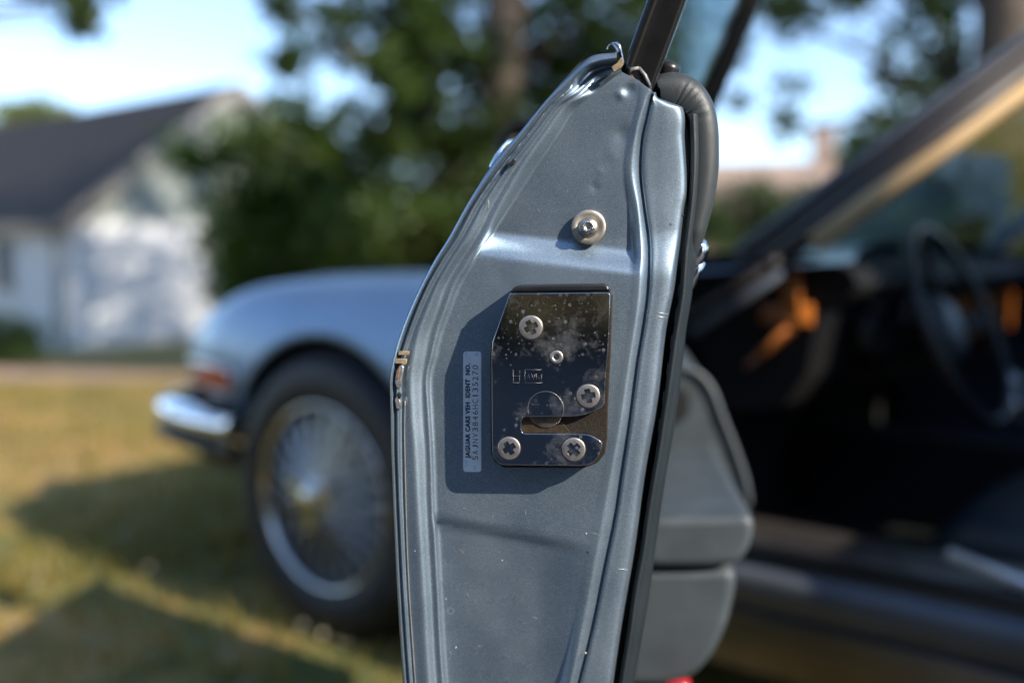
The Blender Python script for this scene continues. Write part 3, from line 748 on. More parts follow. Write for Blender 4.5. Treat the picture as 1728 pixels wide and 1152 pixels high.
# wire wheels
TY = [(.195,-.015),(.210,.0),(.220,.012),(.255,.022),(.295,.018),(.318,.004),(.331,-.014),(.339,-.035),(.340,-.07),(.340,-.145),(.331,-.185),(.30,-.20),(.24,-.20),(.205,-.19)]
def make_wheel():
    hub = Vector((0, 0, 0))
    m = MB(); m.lathe([(r, h) for r, h in TY], hub, (0,1,0), 64)
    # tread grooves: raised ribs around the tread
    for k in range(64):
        a = 2*pi*k/64; d = Vector((cos(a), 0, sin(a))); t = Vector((-sin(a), 0, cos(a)))
        m.obox(d*.340 + Vector((0, -.043, 0)), d, Vector((0,1,0)), t, .0035, .012, .011)
        m.obox(d*.3405 + Vector((0, -.09, 0)), d, Vector((0,1,0)), t, .0035, .022, .012)
    wh = m.build('wheel', TYRE, car); 
    m = MB(); m.lathe([(.219,.004),(.221,.012),(.218,.017),(.213,.014),(.210,.002),(.207,-.02),(.203,-.05),(.198,-.09),(.192,-.14),(.195,-.18)], hub, (0,1,0), 72); m.build('rim', WHEELCHROME, wh)
    m = MB()
    for k in range(24):
        for (ro, yo, ri, yi, da) in ((.208, -.008, .042, .022, .36), (.202, -.06, .046, -.03, -.30)):
            a = 2*pi*k/24; 
            for s in (1, -1):
                a1 = a + s*da; 
                m.tube([(ro*cos(a), yo, ro*sin(a)), (ri*cos(a1), yi, ri*sin(a1))], .0023, 5, False)
    sp = m.build('spokes', SPOKE, wh); sp['kind'] = 'stuff'
    m = MB(); m.lathe([(.062,-.10),(.058,-.04),(.050,-.02),(.048,.018),(.043,.030),(.036,.034)], hub, (0,1,0), 32, capa=True); m.build('hub', WHEELCHROME, wh)
    m = MB(); m.lathe([(.036,.0345),(.034,.046),(.026,.054),(.012,.058),(.001,.0585)], hub, (0,1,0), 24); 
    for k in range(3):
        a = .5 + 2*pi*k/3; d = Vector((cos(a), 0, sin(a))); t = Vector((-sin(a), 0, cos(a)))
        m.obox(d*.047 + Vector((0,.043,0)), d, Vector((0,1,0)), t, .024, .006, .011)
    m.build('spinner', WHEELCHROME, wh)
    m = MB(); m.lathe([(.019,.0585),(.016,.0605),(.001,.061)], hub, (0,1,0), 20); m.build('hub_badge', GOLDISH, wh)
    m = MB(); m.lathe([(.001,-.115),(.135,-.115),(.14,-.135)], hub, (0,1,0), 32); m.build('brake_disc', RUBBER, wh)
    m = MB(); m.lathe([(.001,-.16),(.20,-.165)], hub, (0,1,0), 32); m.build('brake_backplate', RUBBER, wh)
    return wh
wheel = make_wheel(); wheel.location = (0, 0, .341)
def dup(o, parent):
    c = o.copy(); COL.objects.link(c); c.parent = parent
    for ch in list(o.children): dup(ch, c)
    return c
for x, y, rz in ((-2.59, 0, 0), (0, WID, pi), (-2.59, WID, pi)):
    c = dup(wheel, car); c.location = (x, y, .341); c.rotation_euler = (0, 0, rz)

# interior
m = MB(); m.box((-2.4, WID+.17, .262), (-.78, -.17, .30)); m.build('floor', CARPET, car)
m = MB(); m.box((-.80, WID+.13, .30), (-.72, -.13, .80)); m.build('bulkhead', CARPET, car)
m = MB()
dprof = [(-.80,.90),(-.95,.905),(-1.10,.895),(-1.17,.875),(-1.185,.85),(-1.165,.83),(-1.12,.815),(-1.10,.70),(-1.06,.64),(-.95,.62)]
m.grid([[Vector((x - .0, y, z)) for x, z in dprof] for y in xs(-.13, WID+.13, 10)])
m.add([Vector((x, -.13, z)) for x, z in dprof], [list(range(len(dprof)))], False)
dash = m.build('dashboard', DASH, car)
def slab(name, px0, px1, y, th, mat, parent, tilt=0):
    pass
v0 = Cy(1335, 500, -.112)
m = MB(); m.bar(v0 + Vector((.0,0,-.035)), v0 + Vector((.0,0,.05)), (1,0,0), .034, .012); m.bar(v0 + Vector((-.035,-.004,-.03)), v0 + Vector((.055,-.004,-.03)), (0,0,1), .036, .012); m.build('end_veneer', VENEER, dash)
for y0, y1 in ((-.62, -.80), (-.84, -1.48)):
    m = MB(); m.box((-1.130, y1, .71), (-1.112, y0, .805)); m.build('veneer', VENEER, dash)
v0 = Cy(1295, 585, -.118)
m = MB(); m.bar(v0 + Vector((.035,0,-.035)), v0 + Vector((-.04,0,.035)), (0,1,0), .02, .014); m.build('bonnet_release', VENEER, dash)
for yy in (-.36, -.54):
    m = MB(); m.lathe([(.052,-.01),(.052,.012),(.046,.014),(.044,.006),(.001,.006)], (-1.13, yy, .76), (-1,0,.1), 24); m.build('instrument', BLACKPL, dash)
sw = Vector((-1.255, -.45, .775)); ax = Vector((-1, 0, .42)).normalized(); sa = Vector((0,1,0)); sb = ax.cross(sa)
m = MB(); m.tube([sw + (sa*cos(a) + sb*sin(a))*.19 for a in xs(0, 2*pi, 49)], .0105, 10, False); swo = m.build('steering_wheel', WHEELLEATHER, car)
m = MB()
for a in (.0, pi, -pi/2): m.bar(sw - ax*.03, sw + (sa*cos(a)+sb*sin(a))*.185, ax, .012, .035)
m.build('spoke', DASH, swo)
m = MB(); m.lathe([(.07,-.03),(.068,.0),(.05,.012),(.001,.014)], sw - ax*.02, ax, 24); m.build('boss', LEATHER, swo)
m = MB(); m.tube([sw - ax*.04, sw - ax*.30], .03, 12); m.build('column', DASH, swo)
def seat(yc):
    s = MB(); rows = []
    for x, z, h in ((-1.30,.38,.03),(-1.28,.43,.05),(-1.34,.47,.06),(-1.5,.46,.06),(-1.75,.42,.06),(-1.86,.42,.05)):
        rows.append([Vector((x, yc + .25*cos(a)*abs(cos(a))**-.3 if abs(cos(a))>1e-3 else yc, z - .08 + (.10*sin(a)*abs(sin(a))**-.3 if abs(sin(a))>1e-3 else 0) + .03*abs(cos(a))**4)) for a in xs(0, 2*pi, 25)[:-1]])
    s.grid(rows, True); s.add(rows[0], [list(range(24))], True)
    so = s.build('seat', SEATLEATHER, car)
    b_ = MB(); rows = []
    for x, z, hw in ((-1.80,.42,.25),(-1.86,.60,.25),(-1.92,.80,.24),(-1.97,.95,.20),(-1.98,1.0,.15)):
        rows.append([Vector((x + .065*sin(a) + .03*abs(cos(a))**4, yc + hw*cos(a), z)) for a in xs(0, 2*pi, 25)[:-1]])
    b_.grid(rows, True); b_.add(rows[-1], [list(range(24))], True); b_.build('backrest', SEATLEATHER, so)
    h = MB(); h.lathe([(.001,-.09),(.05,-.088),(.062,-.06),(.062,.06),(.05,.088),(.001,.09)], (-1.99, yc, 1.07), (0,1,0), 16); h.build('headrest', SEATLEATHER, so)
seat(-.47); seat(WID+.47)
q0 = Cy(1600, 932, -.06); q1 = Cy(1728, 985, -.06)
m = MB(); m.bar(q0, q0 + (q1-q0)*1.6, (0,0,1), .018, .016); m.build('sill_trim', RAIL, car)
m = MB(); m.box((-2.2, -.90, .30), (-.85, -.76, .50)); m.build('transmission_tunnel', CARPET, car)
m = MB(); m.bar((-1.28, -.83, .53), (-1.26, -.83, .62), (0,1,0), .02, .02); m.lathe([(.001,-.02),(.02,-.01),(.022,.01),(.001,.022)], (-1.26,-.83,.63), (0,0,1), 14); m.build('gear_selector', CHROME, car)

# ================================================================ DOOR
def dm(p): return p
# stations from bottom to top: rails A..I on the left (px, py)
S = [
 # y :      A    B    C    D    E    F    G    H    I
 (2050, [(742,2050),(746,2050),(751,2050),(756,2050),(762,2050),(792,2050),(807,2050),(820,2050),(826,2050)], 2050),
 (1500, [(707,1500),(711,1500),(715.5,1500),(720,1500),(725,1500),(753,1500),(767,1500),(780,1500),(786,1500)], 1500),
 (1152, [(680,1152),(684,1152),(688,1152),(692.5,1152),(698,1152),(722.5,1152),(736.6,1152),(749,1152),(755,1152)], 1152),
 (1000, [(670,1000),(674,1000),(677.5,1000),(682,1000),(688,1000),(713,1000),(728,1000),(740,1000),(745,1000)], 1000),
 (900,  [(665.5,900),(669,900),(672.8,900),(677,900),(683,900),(706.5,900),(722,900),(734.5,900),(739.5,900)], 900),
 (870,  [(664,870),(667.5,870),(671.3,870),(675.6,870),(681.5,870),(704.7,870),(720,870),(730,870),(735.5,870)], 870),
 (840,  [(663,840),(666.5,840),(670,840),(674.3,840),(680,840),(703,840),(718.6,840),(728.8,840),(734,840)], 840),
 (760,  [(660,760),(663.5,760),(667.3,760),(672,760),(678.5,760),(698.5,760),(716.5,760),(726.3,760),(731.5,760)], 760),
 (700,  [(658.8,700),(662.6,700),(667,700),(671.5,700),(678,700),(694,700),(712.5,700),(723,700),(728,700)], 700),
 (640,  [(657.7,640),(661.5,640),(666,640),(670.5,640),(678,640),(692,640),(711,640),(720,640),(726,640)], 640),
 (600,  [(665,600),(669.2,600),(674,600),(678.5,600),(684.5,600),(697.5,600),(717,600),(728,600),(735,600)], 600),
 (560,  [(677,560),(681,560),(686,560),(691.3,560),(697,560),(706.5,560),(725,560),(737.6,560),(745,560)], 560),
 (520,  [(692.5,520),(697,520),(701.3,520),(706.2,520),(713.4,520),(722,520),(739,520),(751.5,520),(760,520)], 520),
 (480,  [(710.7,480),(715.5,480),(719.3,480),(724.3,480),(731.6,480),(739.6,480),(752.7,480),(766.5,480),(776,480)], 480),
 (440,  [(732,440),(737,440),(741.6,440),(747.2,440),(754.8,440),(762.5,440),(776,440),(790,440),(800,440)], 440),
 (400,  [(757,400),(762,400),(766.5,400),(773.5,400),(780,400),(789,400),(803.5,400),(818,398),(829,397)], 400),
 (342,  [(789,342),(794.5,342),(799,342),(804.6,342),(812.5,342),(819.5,342),(833,342),(848.6,342),(863,345)], 345),
 (283,  [(826.5,283),(834.5,283),(840.4,283),(846,283),(853,283),(859,283),(869,283),(882.5,283),(900,288)], 290),
 (224,  [(876,224),(882.5,224),(888,224),(894,224),(898.5,224),(905,224),(912,224),(923,224),(940,231)], 236),
 (180,  [(912,180),(917,180),(922,180),(928,180),(933,180),(938.5,180),(944.5,180),(953,182),(966,190)], 204),
 (140,  [(947,140),(952.5,143),(957.5,147),(961.5,151),(965.5,154.5),(970.5,157),(976,159.5),(984,162),(993,167)], 180),
 (105,  [(980,104),(985,108),(989,113.5),(993,119),(998,124.5),(1003,129),(1007,132.5),(1013,137),(1022,142)], 165),
 (90,   [(1003,90),(1006,95.5),(1009,104.5),(1013,110),(1017,116),(1022,120),(1027,123),(1031,126.5),(1036,131)], 159),
 (87,   [(1040,86.8),(1041,91),(1040.5,99),(1041,105),(1042,110),(1044,113.5),(1046,116),(1048.5,119),(1050,122)], 156),
]
# right rails: J..P as function of y
RJ = [(120,1072),(155,1078),(170,1076),(200,1068),(236,1058),(290,1052),(345,1060),(400,1066),(440,1068),(500,1064),(560,1058),(610,1050),(712,1034),(800,1016),(867,1003),(960,984),(1047,968),(1152,946),(1500,850),(2050,700)]
RK = [(120,1096),(155,1098),(170,1090),(200,1080),(236,1072),(290,1067),(345,1076),(400,1081),(440,1082),(500,1079),(560,1071),(610,1063),(712,1048),(800,1032),(867,1020),(960,1002),(1047,985),(1152,962),(1500,868),(2050,720)]
RL = [(120,1103.5),(155,1103.5),(170,1098),(200,1091),(236,1083.5),(290,1080.5),(345,1086),(400,1093.5),(440,1095),(500,1092),(560,1083.5),(610,1075),(712,1061.5),(800,1048),(867,1038),(960,1019),(1047,1001.5),(1152,976),(1500,884),(2050,740)]
RO = [(120,1107),(155,1107),(165,1110),(172,1128),(182,1151.5),(234,1155),(300,1159.5),(330,1159),(352,1155),(400,1149.5),(440,1143.5),(487,1137.5),(556,1124),(678,1109.5),(799,1088.5),(925,1071),(1047,1050),(1152,1034.5),(1500,985),(2050,900)]
def wp(px, py):
    """depth of the pressed panel"""
    w_ = -.0105
    la = 391 + (px - 834) * .145; lb = 431 + (px - 800) * .118      # the slanted upper band
    s = 1 - smooth(la - 4, lb + 3, py)
    up = .0085 * max(0, min(1, (py - 140) / 260))
    w_ -= s * up
    cy = 871 + (px - 735) * .195                                   # the pressed crease
    amt = 1 - smooth(900, 1012, px)
    w_ -= .0050 * amt * smooth(cy - 5, cy + 17, py) * (1 + max(0, py - cy) * .0022)
    for gx, gy, r, a in ((1003, 316, 7, -.0005), (1013, 290, 6, .0003), (1035, 262, 10, .0003), (1050, 228, 16, -.0008), (1047, 160, 7, .0009), (1062, 152, 10, -.0009), (900, 520, 60, .0003), (880, 1010, 70, -.0004)):
        d = ((px-gx)**2 + (py-gy)**2) / (r*r)
        if d < 9: w_ += a * math.exp(-d)
    return w_
NS = len(S)
rails = [[Vector((*S[i][1][k], 0)) for i in range(NS)] for k in range(9)]
for i in range(NS):
    y = S[i][0]; top = smooth(150, 105, y) if y < 150 else 0
    cav = -.010 * top
    ws = [-.0036, 0.0, -.0040, -.0010, -.0046, -.0030, -.0074, -.0076]
    for k in range(8):
        w_ = ws[k]
        if k == 0: w_ -= .0030 * top
        if k == 1: w_ -= .0012 * top
        if k == 2: w_ += .0048 * top
        if k in (3, 4, 5): w_ += cav * 1.2
        if k in (6, 7): w_ += cav * .8
        rails[k][i].z = w_
    rails[8][i].z = wp(rails[8][i].x, rails[8][i].y)
    # hem bead wobble where the sealer is lumpy
NR = 190
tt = []
for i in range(NS - 1):
    k = max(4, int(round((abs(S[i][1][0][1]-S[i+1][1][0][1]) + abs(S[i][1][0][0]-S[i+1][1][0][0])) / 6.5)))
    k = min(k, 22); tt += [i + j/k for j in range(k)]
tt.append(NS - 1.0)
yr = [Vector((s[2], 0, 0)) for s in S]
rows = []; skin = []; edge = []
rw = random.Random(21); lump = 0.0
SUB = 5
for t in tt:
    cols = [catmull(rails[k], t) for k in range(9)]
    y = catmull(yr, t).x
    # lumpy sealer above the belt
    if 150 < cols[3].y < 330:
        lump = lump*.55 + rw.uniform(-1, 1)*.45
        cols[3].z += lump*.0011; cols[3].x += lump*.8
    row = []
    for k in range(8):
        for j in range(SUB): row.append(catmull(cols, k + j/SUB))
    I = cols[8]; lift = 20 * smooth(182, 157, y); J = Vector((sinterp(y, RJ), y - lift, 0))
    row[-1] = row[-1]
    n = 46
    for j in range(n):
        f = j/(n-1); q = I.lerp(J, f); q.z = wp(q.x, q.y); row.append(q)
    kx, lx, ox = sinterp(y, RK), sinterp(y, RL), sinterp(y, RO)
    kx = min(kx, lx - 5); ox = max(ox, lx + 3.2)
    g_ = min(1, (ox - lx) / 40)
    ku = .0045 * (1 - smooth(385, 470, y)) * smooth(140, 330, y)
    tail = [Vector((J.x, J.y, row[-1].z)), Vector((lerp(J.x, kx, .45), y - lift*.62, lerp(row[-1].z, -.0103, .62))), Vector((kx, y - lift*.25, -.0106)), Vector((lerp(kx, lx, .5), y - lift*.1, -.0128)), Vector((lx - 1.0, y, -.0158)), Vector((lx + 1.0, y, -.0161)),
            Vector((lx + 4.5*g_ + .6, y, -.0137)), Vector((lerp(lx, ox, .30), y, -.0138)), Vector((lerp(lx, ox, .60), y, -.0143)), Vector((ox - 7*g_, y, -.0158)), Vector((ox - 2.4*g_, y, -.0194)), Vector((ox, y, -.0230)), Vector((ox + .3, y, -.029)), Vector((ox + 1, y, -.060))]
    for q in tail[1:]: q.z -= ku * (.6 if q is tail[1] else 1)
    m_ = (len(tail)-1)*4
    for j in range(1, m_ + 1): row.append(catmull(tail, j/4))
    rows.append([D(q.x, q.y, q.z) for q in row])
    a = D(cols[0].x, cols[0].y, -.0030)
    b1 = cols[1] - cols[0]
    skin.append(a)
dm_ = MB(); dm_.grid(rows)
# outer skin: from the hem edge back towards the hinge
srows = []
for i, a in enumerate(skin):
    v = a.y; r = []
    for k, dw in enumerate((0, .0006, .0025, .006, .02, .06, .15, .30, .5, .75, 1.0, 1.22)):
        bow = -.0005*smooth(0, .003, dw) - .004*sin(pi*min(1, dw/1.25))*0.6
        r.append(Vector((a.x + bow*0.6, a.y + (bow*-.2), -.0030 - dw)))
    srows.append(r)
dm_.grid(srows, flip=True)
door = dm_.build('door', PAINT, car)
door.matrix_basis = M_CARI @ M_DOOR
tag(door, 'open steel blue door showing its worn latch edge')
def part(m, name, mat, label=None): 
    o = m.build(name, mat, door)
    if label: o['label'] = label
    return o
def D2(px, py, w): q = D(px, py, w); return (q.x, q.y)
def PXM(): return 1
# paint chips and tape at the hem corner
def patch(name, pts, w, th, mat, label=None):
    m = MB(); m.prism([D2(x, y, w) for x, y in pts], w + th, w - .002, min(.0003, th*.6), seg=2); return part(m, name, mat, label)
patch('tape_scrap', [(673,592),(690,593),(690,599),(682,598.5),(672,599)], .0006, .0004, TAPE, 'brown tape remnant on the chipped hem corner')
patch('tape_scrap', [(667.5,604.5),(686,606),(685.5,615),(676,613),(666.5,613.5)], .0006, .0004, TAPE, 'lower brown tape remnant on the hem corner')
patch('bare_patch', [(668,636),(670,625),(676,616),(681,618),(680,628),(677,640),(678,652),(671,655),(667,646)], .0001, .0006, BARE, 'chipped bare metal patch on the hem')
patch('rust_scab', [(669,640),(671.5,628),(673.5,618),(675.5,619),(673.5,630),(671.5,641)], .0006, .0004, RUST)
patch('paint_chip', [(670,664),(674,661),(677,667),(674,674),(671,672)], -.0003, .0008, RUBBER)
patch('paint_chip', [(667,673),(671,668),(676,676),(676,690),(669,688)], -.0004, .0009, BARE)
patch('sealer_gap', [(860,276),(866,268),(871,271),(866,279),(861,281)], -.0012, .0012, RUBBER)

# ---- window frame, glass
def fbar(name, p0, p1, w, wd, dp, mat, ext):
    a = D(*p0, w); b_ = D(*p1, w); b_ = a + (b_ - a)*ext
    m = MB(); m.bar(a, b_, (1,0,0), wd, dp); return part(m, name, mat), a, b_
fa = D(1078, 131, -.024); fb = D(1126.5, 0, -.024); fdir = (fb - fa).normalized(); ftop = fa + fdir*.40
m = MB(); side = Vector((1,0,0)); side = (side - fdir*side.dot(fdir)).normalized()
prof = [(-.0098,.004),(-.0092,.0055),(-.0072,.0064),(-.0055,.0056),(-.0042,.0048),(.0,.0046),(.0065,.0046),(.0086,.0040),(.0094,.0022),(.0096,-.002),(.0096,-.022),(-.0098,-.022)]
rws = []
for s_ in xs(-.018, .40, 24):
    c = fa + fdir*s_ + Vector((.10*max(0, s_-.18)**2, 0, 0)); rws.append([c + side*x*1.06 + Vector((0,0,z)) for x, z in prof])
m.grid(rws, True); part(m, 'window_frame', FRAMEBLK)
m = MB(); m.prism([D2(x, y, -.006) for x, y in ((1055,112),(1062,106),(1078,108),(1094,122),(1101,140),(1102.5,158),(1096,160),(1089,150),(1077,138),(1066,134),(1059,128))], -.0125, -.026, .002); part(m, 'frame_foot', FRAMEBLK)
m = MB()
for a_, b_, c_ in (((1060,127),(1066,117),(1078,115)), ((1078,115),(1088,127),(1096,145))): m.tube([D(*a_, -.013), D(*b_, -.012), D(*c_, -.0125)], .0011, 6)
part(m, 'frame_lip', SEALER)
patch('rust_scab', [(1061,128),(1066,127),(1072,134),(1070,138),(1064,136)], -.012, .0012, RUST, 'rusty hole at the foot of the window frame')
# front upright of the window frame and top rail
W2 = -.56
ga = D(1193, 168, W2); gb = D(1262, 0, W2); gdir = (gb-ga).normalized()
m = MB(); m.bar(ga - gdir*.10, ga + gdir*.36, (0,0,1), .03, .026); part(m, 'window_divider', FRAMEBLK)
m = MB(); m.bar(ftop + Vector((.016,0,.008)), ga + gdir*.36 + Vector((0,0,-.03)), (1,0,0), .022, .03); part(m, 'top_frame', FRAMEBLK)
gla = fa + side*.004; 
m = MB(); g0 = fa + fdir*-.01 + Vector((.002,0,-.016)); g1 = ftop + Vector((.002,0,-.016)); g2 = ga + gdir*.36 + Vector((0,0,.012)); g3_ = ga - gdir*.06 + Vector((0,0,.012))
m.grid([[g0.lerp(g3_, k/8), g0.lerp(g3_, k/8).lerp(g1.lerp(g2, k/8), .5) + Vector((.003,0,0)), g1.lerp(g2, k/8)] for k in range(9)]); part(m, 'window_glass', GLASS)
# waist seal end clip (hooked leaf)
m = MB(); rws = []
for i, (x, y, wd) in enumerate(((1052.5,106,2.2),(1049,92,3.8),(1046.5,83,5.5),(1043.5,76,6.5),(1039,72.5,6.0),(1033,72.5,4.6),(1028,77,3.2),(1025,83,1.6))):
    c = Vector((x, y)); rws.append([D(x-wd, y+wd*.55, -.008), D(x-wd*.3, y+wd*.15, -.005), D(x+wd*.35, y-wd*.2, -.006), D(x+wd*.45, y-wd*.25, -.011), D(x+wd*.3, y-wd*.2, -.030), D(x-wd, y+wd*.5, -.030)])
m.grid([resample(r, 13) for r in resample_rows] if False else rws, True); part(m, 'waist_clip', CHROME)
patch('tape_scrap', [(1031.5,113),(1042,106),(1048.5,97),(1050.5,98),(1052,108),(1047,115),(1036.5,122.5)], -.0035, .0004, TAPE, 'brown tape flap folded at the top corner')
# door handle and mirror on the outside
m = MB(); m.tube([D(x, y, w_) for x, y, w_ in ((838,292,-.035),(834,283,-.05),(843,268,-.06),(853,254,-.06),(862,243,-.055),(874,236,-.035))], [.001,.0032,.0036,.0036,.0032,.001], 12); part(m, 'handle', CHROME)
mp = D(906, 254, -.92)
m = MB(); m.lathe([(.001,-.065),(.03,-.06),(.042,-.04),(.050,-.01),(.050,.0),(.044,.004)], mp + Vector((-.012, -.004, 0)), (-.25, -.1, 1), 24); m.tube([mp + Vector((.02,-.05,-.03)), mp + Vector((.07,-.13,-.03))], [.018,.024], 10); mr = part(m, 'door_mirror', RUBBER)
m = MB(); m.lathe([(.030,.0045),(.001,.006)], mp + Vector((-.012, -.004, 0)), (-.25, -.1, 1), 24); m.build('mirror_glass', CHROME, door)

# ---- inner trim: edge band, padded roll, armrest, pocket
TB = [(188,1163.5,1165.5),(260,1165.5,1168.5),(330,1162.5,1168),(380,1157,1171),(430,1151,1176),(460,1149,1171),(500,1146,1167),(560,1136,1157),(610,1129,1152),(660,1122,1146),(712,1114,1139),(760,1107,1131),(800,1100,1124),(867,1089,1114),(925,1081,1106),(1000,1067,1096),(1060,1059,1086),(1152,1044,1070),(1500,994,1022),(2050,910,940)]
m = MB(); rws = []
for i in range(70):
    y = 192 + (2050-192)*(i/69)**1.35
    l = sinterp(y, [(a, b_) for a, b_, c in TB]); r = sinterp(y, [(a, c) for a, b_, c in TB])
    dl = [(l+1.5, -.085), (l, -.032), (l+1.2, -.0260), (l+5, -.0235), (l+10, -.0243), (l+14, -.0275), (r-3, -.031), (r, -.038), (r+.3, -.06)]
    q = [D(x, y, w_) for x, w_ in dl]; q = resample(q, 25); last = q[-1]; q.append(Vector((last.x + .002, last.y, -1.10))); rws.append(q)
m.grid(rws); part(m, 'trim_panel', VINYL)
# thin staples / white flecks along the gap
m = MB()
for y in (480, 520, 566, 612, 660, 706):
    x = sinterp(y, [(a, b_) for a, b_, c in TB]) - 1.2; m.tube([D(x, y, -.030), D(x-3, y+22, -.030)], .00022, 5)
part(m, 'stitch', FLUFF)
spine = [(1108,150,8),(1113,147,20),(1124,148,26),(1138,151,29),(1152,156,30),(1167,167,29),(1181,185,25),(1188,215,24),(1190,250,23.5),(1189.5,290,23),(1185,335,20.5),(1178,375,17.5),(1171,410,13.5),(1163,440,9),(1157,468,4.5),(1154,486,2)]
sp = resample([Vector((x, y, h)) for x, y, h in spine], 90)
m = MB(); rws = []
rwk = random.Random(4)
for i, q in enumerate(sp):
    a = sp[max(i-1, 0)]; b_ = sp[min(i+1, len(sp)-1)]; t = Vector((b_.x-a.x, b_.y-a.y)).normalized(); nn = Vector((t.y, -t.x))   # towards the cabin side
    if nn.x < 0 and i > 30: nn = -nn
    wr = 0
    if 1150 < q.x < 1186 and 150 < q.y < 205: wr = .0011*sin(i*2.1)
    r = []
    for k in range(15):
        g_ = -pi/2 + pi*k/14     # -1 .. 1 across the roll
        x = sin(g_)*q.z; d_ = cos(g_)
        inner = .5 - .5*sin(g_)
        r.append(D(q.x + nn.x*x, q.y + nn.y*x, -.0400 + .0130*d_**(.22 if g_ < 0 else .5) * min(1, q.z/16) + wr*inner*d_))
    p0, p1 = r[0], r[-1]
    r = [Vector((p0.x, p0.y, -.9))] + r + [Vector((p1.x, p1.y, -.9))]
    rws.append(r)
m.grid(rws); part(m, 'padded_roll', LEATHER)
patch('leather_split', [(1171,315),(1173,318),(1173,332),(1171,330)], -.0270, .0008, RUBBER)
m = MB(); c = D(1128, 115, -.052); m.lathe([(.0068,-.004),(.0072,.0),(.0064,.0025),(.003,.0042),(.0005,.0045)], c, (0.25,1,.15), 20); m.tube([c, c - Vector((0,.02,0))], .004, 10); part(m, 'lock_button', BLACKPL)
m = MB(); c = D(1178, 424, -.060); rws = []
m.lathe([(.0005,-.0085),(.0035,-.0075),(.0058,-.004),(.0062,.0),(.0055,.004),(.0035,.0072),(.0005,.0085)], c, (.2,1,0), 20); m.tube([c + Vector((.001,-.006,-.004)), c + Vector((-.004,-.022,-.006))], [.0042,.0025], 10); part(m, 'inner_handle', CHROME)
def blk(name, pts, w0, w1, bev, mat, label=None):
    m = MB(); m.prism([D2(x, y, w0) for x, y in pts], w0, w1, bev, seg=6); return part(m, name, mat, label)
def rounded(pts, n=60):
    q = [Vector((x, y)) for x, y in pts]; o = []
    for i in range(len(q)):
        a, b_ = q[i], q[(i+1) % len(q)]; k = max(1, int((b_-a).length/5)); o += [a.lerp(b_, j/k) for j in range(k)]
    for _ in range(14): o = [(o[i-1] + o[i]*2 + o[(i+1) % len(o)])/4 for i in range(len(o))]
    return [tuple(p) for p in o]
blk('armrest_upsweep', rounded([(1096,640),(1130,618),(1160,618),(1186,632),(1206,664),(1222,708),(1240,750),(1258,800),(1268,845),(1262,892),(1190,905),(1092,905),(1092,760)]), -.62, -1.0, .012, ARMLEATHER)
blk('pull_recess_shade', rounded([(1134,655),(1150,645),(1162,655),(1166,690),(1160,712),(1134,716),(1128,690)], 30), -.615, -.65, .001, RUBBER)  # raised black pad; the hollow's shade is put in as colour
blk('armrest', rounded([(1086,874),(1150,871),(1230,871),(1262,866),(1276,872),(1275,900),(1265,932),(1250,953),(1200,959),(1086,959),(1084,915)]), -.30, -.85, .009, ARMLEATHER)
m = MB(); m.tube(resample([D(x, y, -.618) for x, y in ((1150,622),(1176,629),(1200,656),(1218,703),(1238,753),(1256,806),(1264,850))], 30), .0045, 8); part(m, 'upsweep_rim', ARMLEATHER)
m = MB(); m.tube([D(x, y, -.305) for x, y in ((1100,881),(1150,881),(1200,881),(1240,880),(1264,874))], .0016, 8); part(m, 'armrest_piping', ARMLEATHER)
blk('door_pocket', rounded([(1070,962),(1150,960),(1215,960),(1240,957),(1246,975),(1240,1010),(1228,1058),(1205,1108),(1172,1145),(1120,1160),(1050,1160),(1054,1060)]), -.31, -1.0, .010, ARMLEATHER)
m = MB(); c0 = D(1112, 1163, -.29); c1 = D(1166, 1157, -.29); m.bar(c0, c1, (0,0,1), .014, .012); part(m, 'red_reflector', REDLENS)
m = MB(); q = [D(x, y, -.10) for x, y in ((1110,440),(1092,600),(1072,800),(1040,1000),(1010,1160))]
rws = [[p_ + Vector((-.015,0,0)), p_] for p_ in q]; m.grid([[Vector((p_.x, p_.y, -.03)) , Vector((p_.x, p_.y, -.40)), Vector((p_.x+.0, p_.y, -1.1))] for p_ in q]); part(m, 'door_card', RUBBER)

# ---- latch
WB = -.0105
T = .0185; WF = WB + T
hous = [(861,491),(1027,490),(1034,500),(1031,590),(1026,690),(1025,740),(1021,765),(1008,781),(985,790),(850,789),(834,779),(828,765),(827,600),(830,576)]
m = MB(); m.prism([D2(x, y, WF-.006) for x, y in hous], WF - .006, WB - .003, .0008); part(m, 'latch_base', DIRTY)
plate = [(860,494.6),(1023,493),(1027.5,494),(1030,498),(1028.4,545),(1026.6,588),(1022,640),(1020.2,680),(1016,687),(997,696),(985,700),(975,702),(960,703),(886,703),(881.5,705.5),(879.8,710),(879.8,724.5),(881.5,729),(886,731.3),(986.8,732),(996,734),(1004.5,738),(1012,743),(1016.3,747),(1015.6,755.5),(1009,772),(1002,780),(994,784),(979.4,786),(849.5,784.5),(842,782),(836,776.5),(832,770),(830.5,762),(829.6,704),(829.4,640),(829,600),(831,576)]
pl = [D2(x, y, WF) for x, y in plate]
m = MB(); m.prism(pl, WF, WF - .0058, .0006, seg=4); part(m, 'latch_plate', PLATE)
m = MB(); m.prism([D2(x, y, WF-.001) for x, y in ((862,493.6),(864,488),(868,484),(875,481.3),(945,480),(1018,479),(1024,480.5),(1028,484.5),(1030,492)[:2],(1028,492.4))], WF - .0006, WB, .0014); part(m, 'latch_cap', BLACKPL)
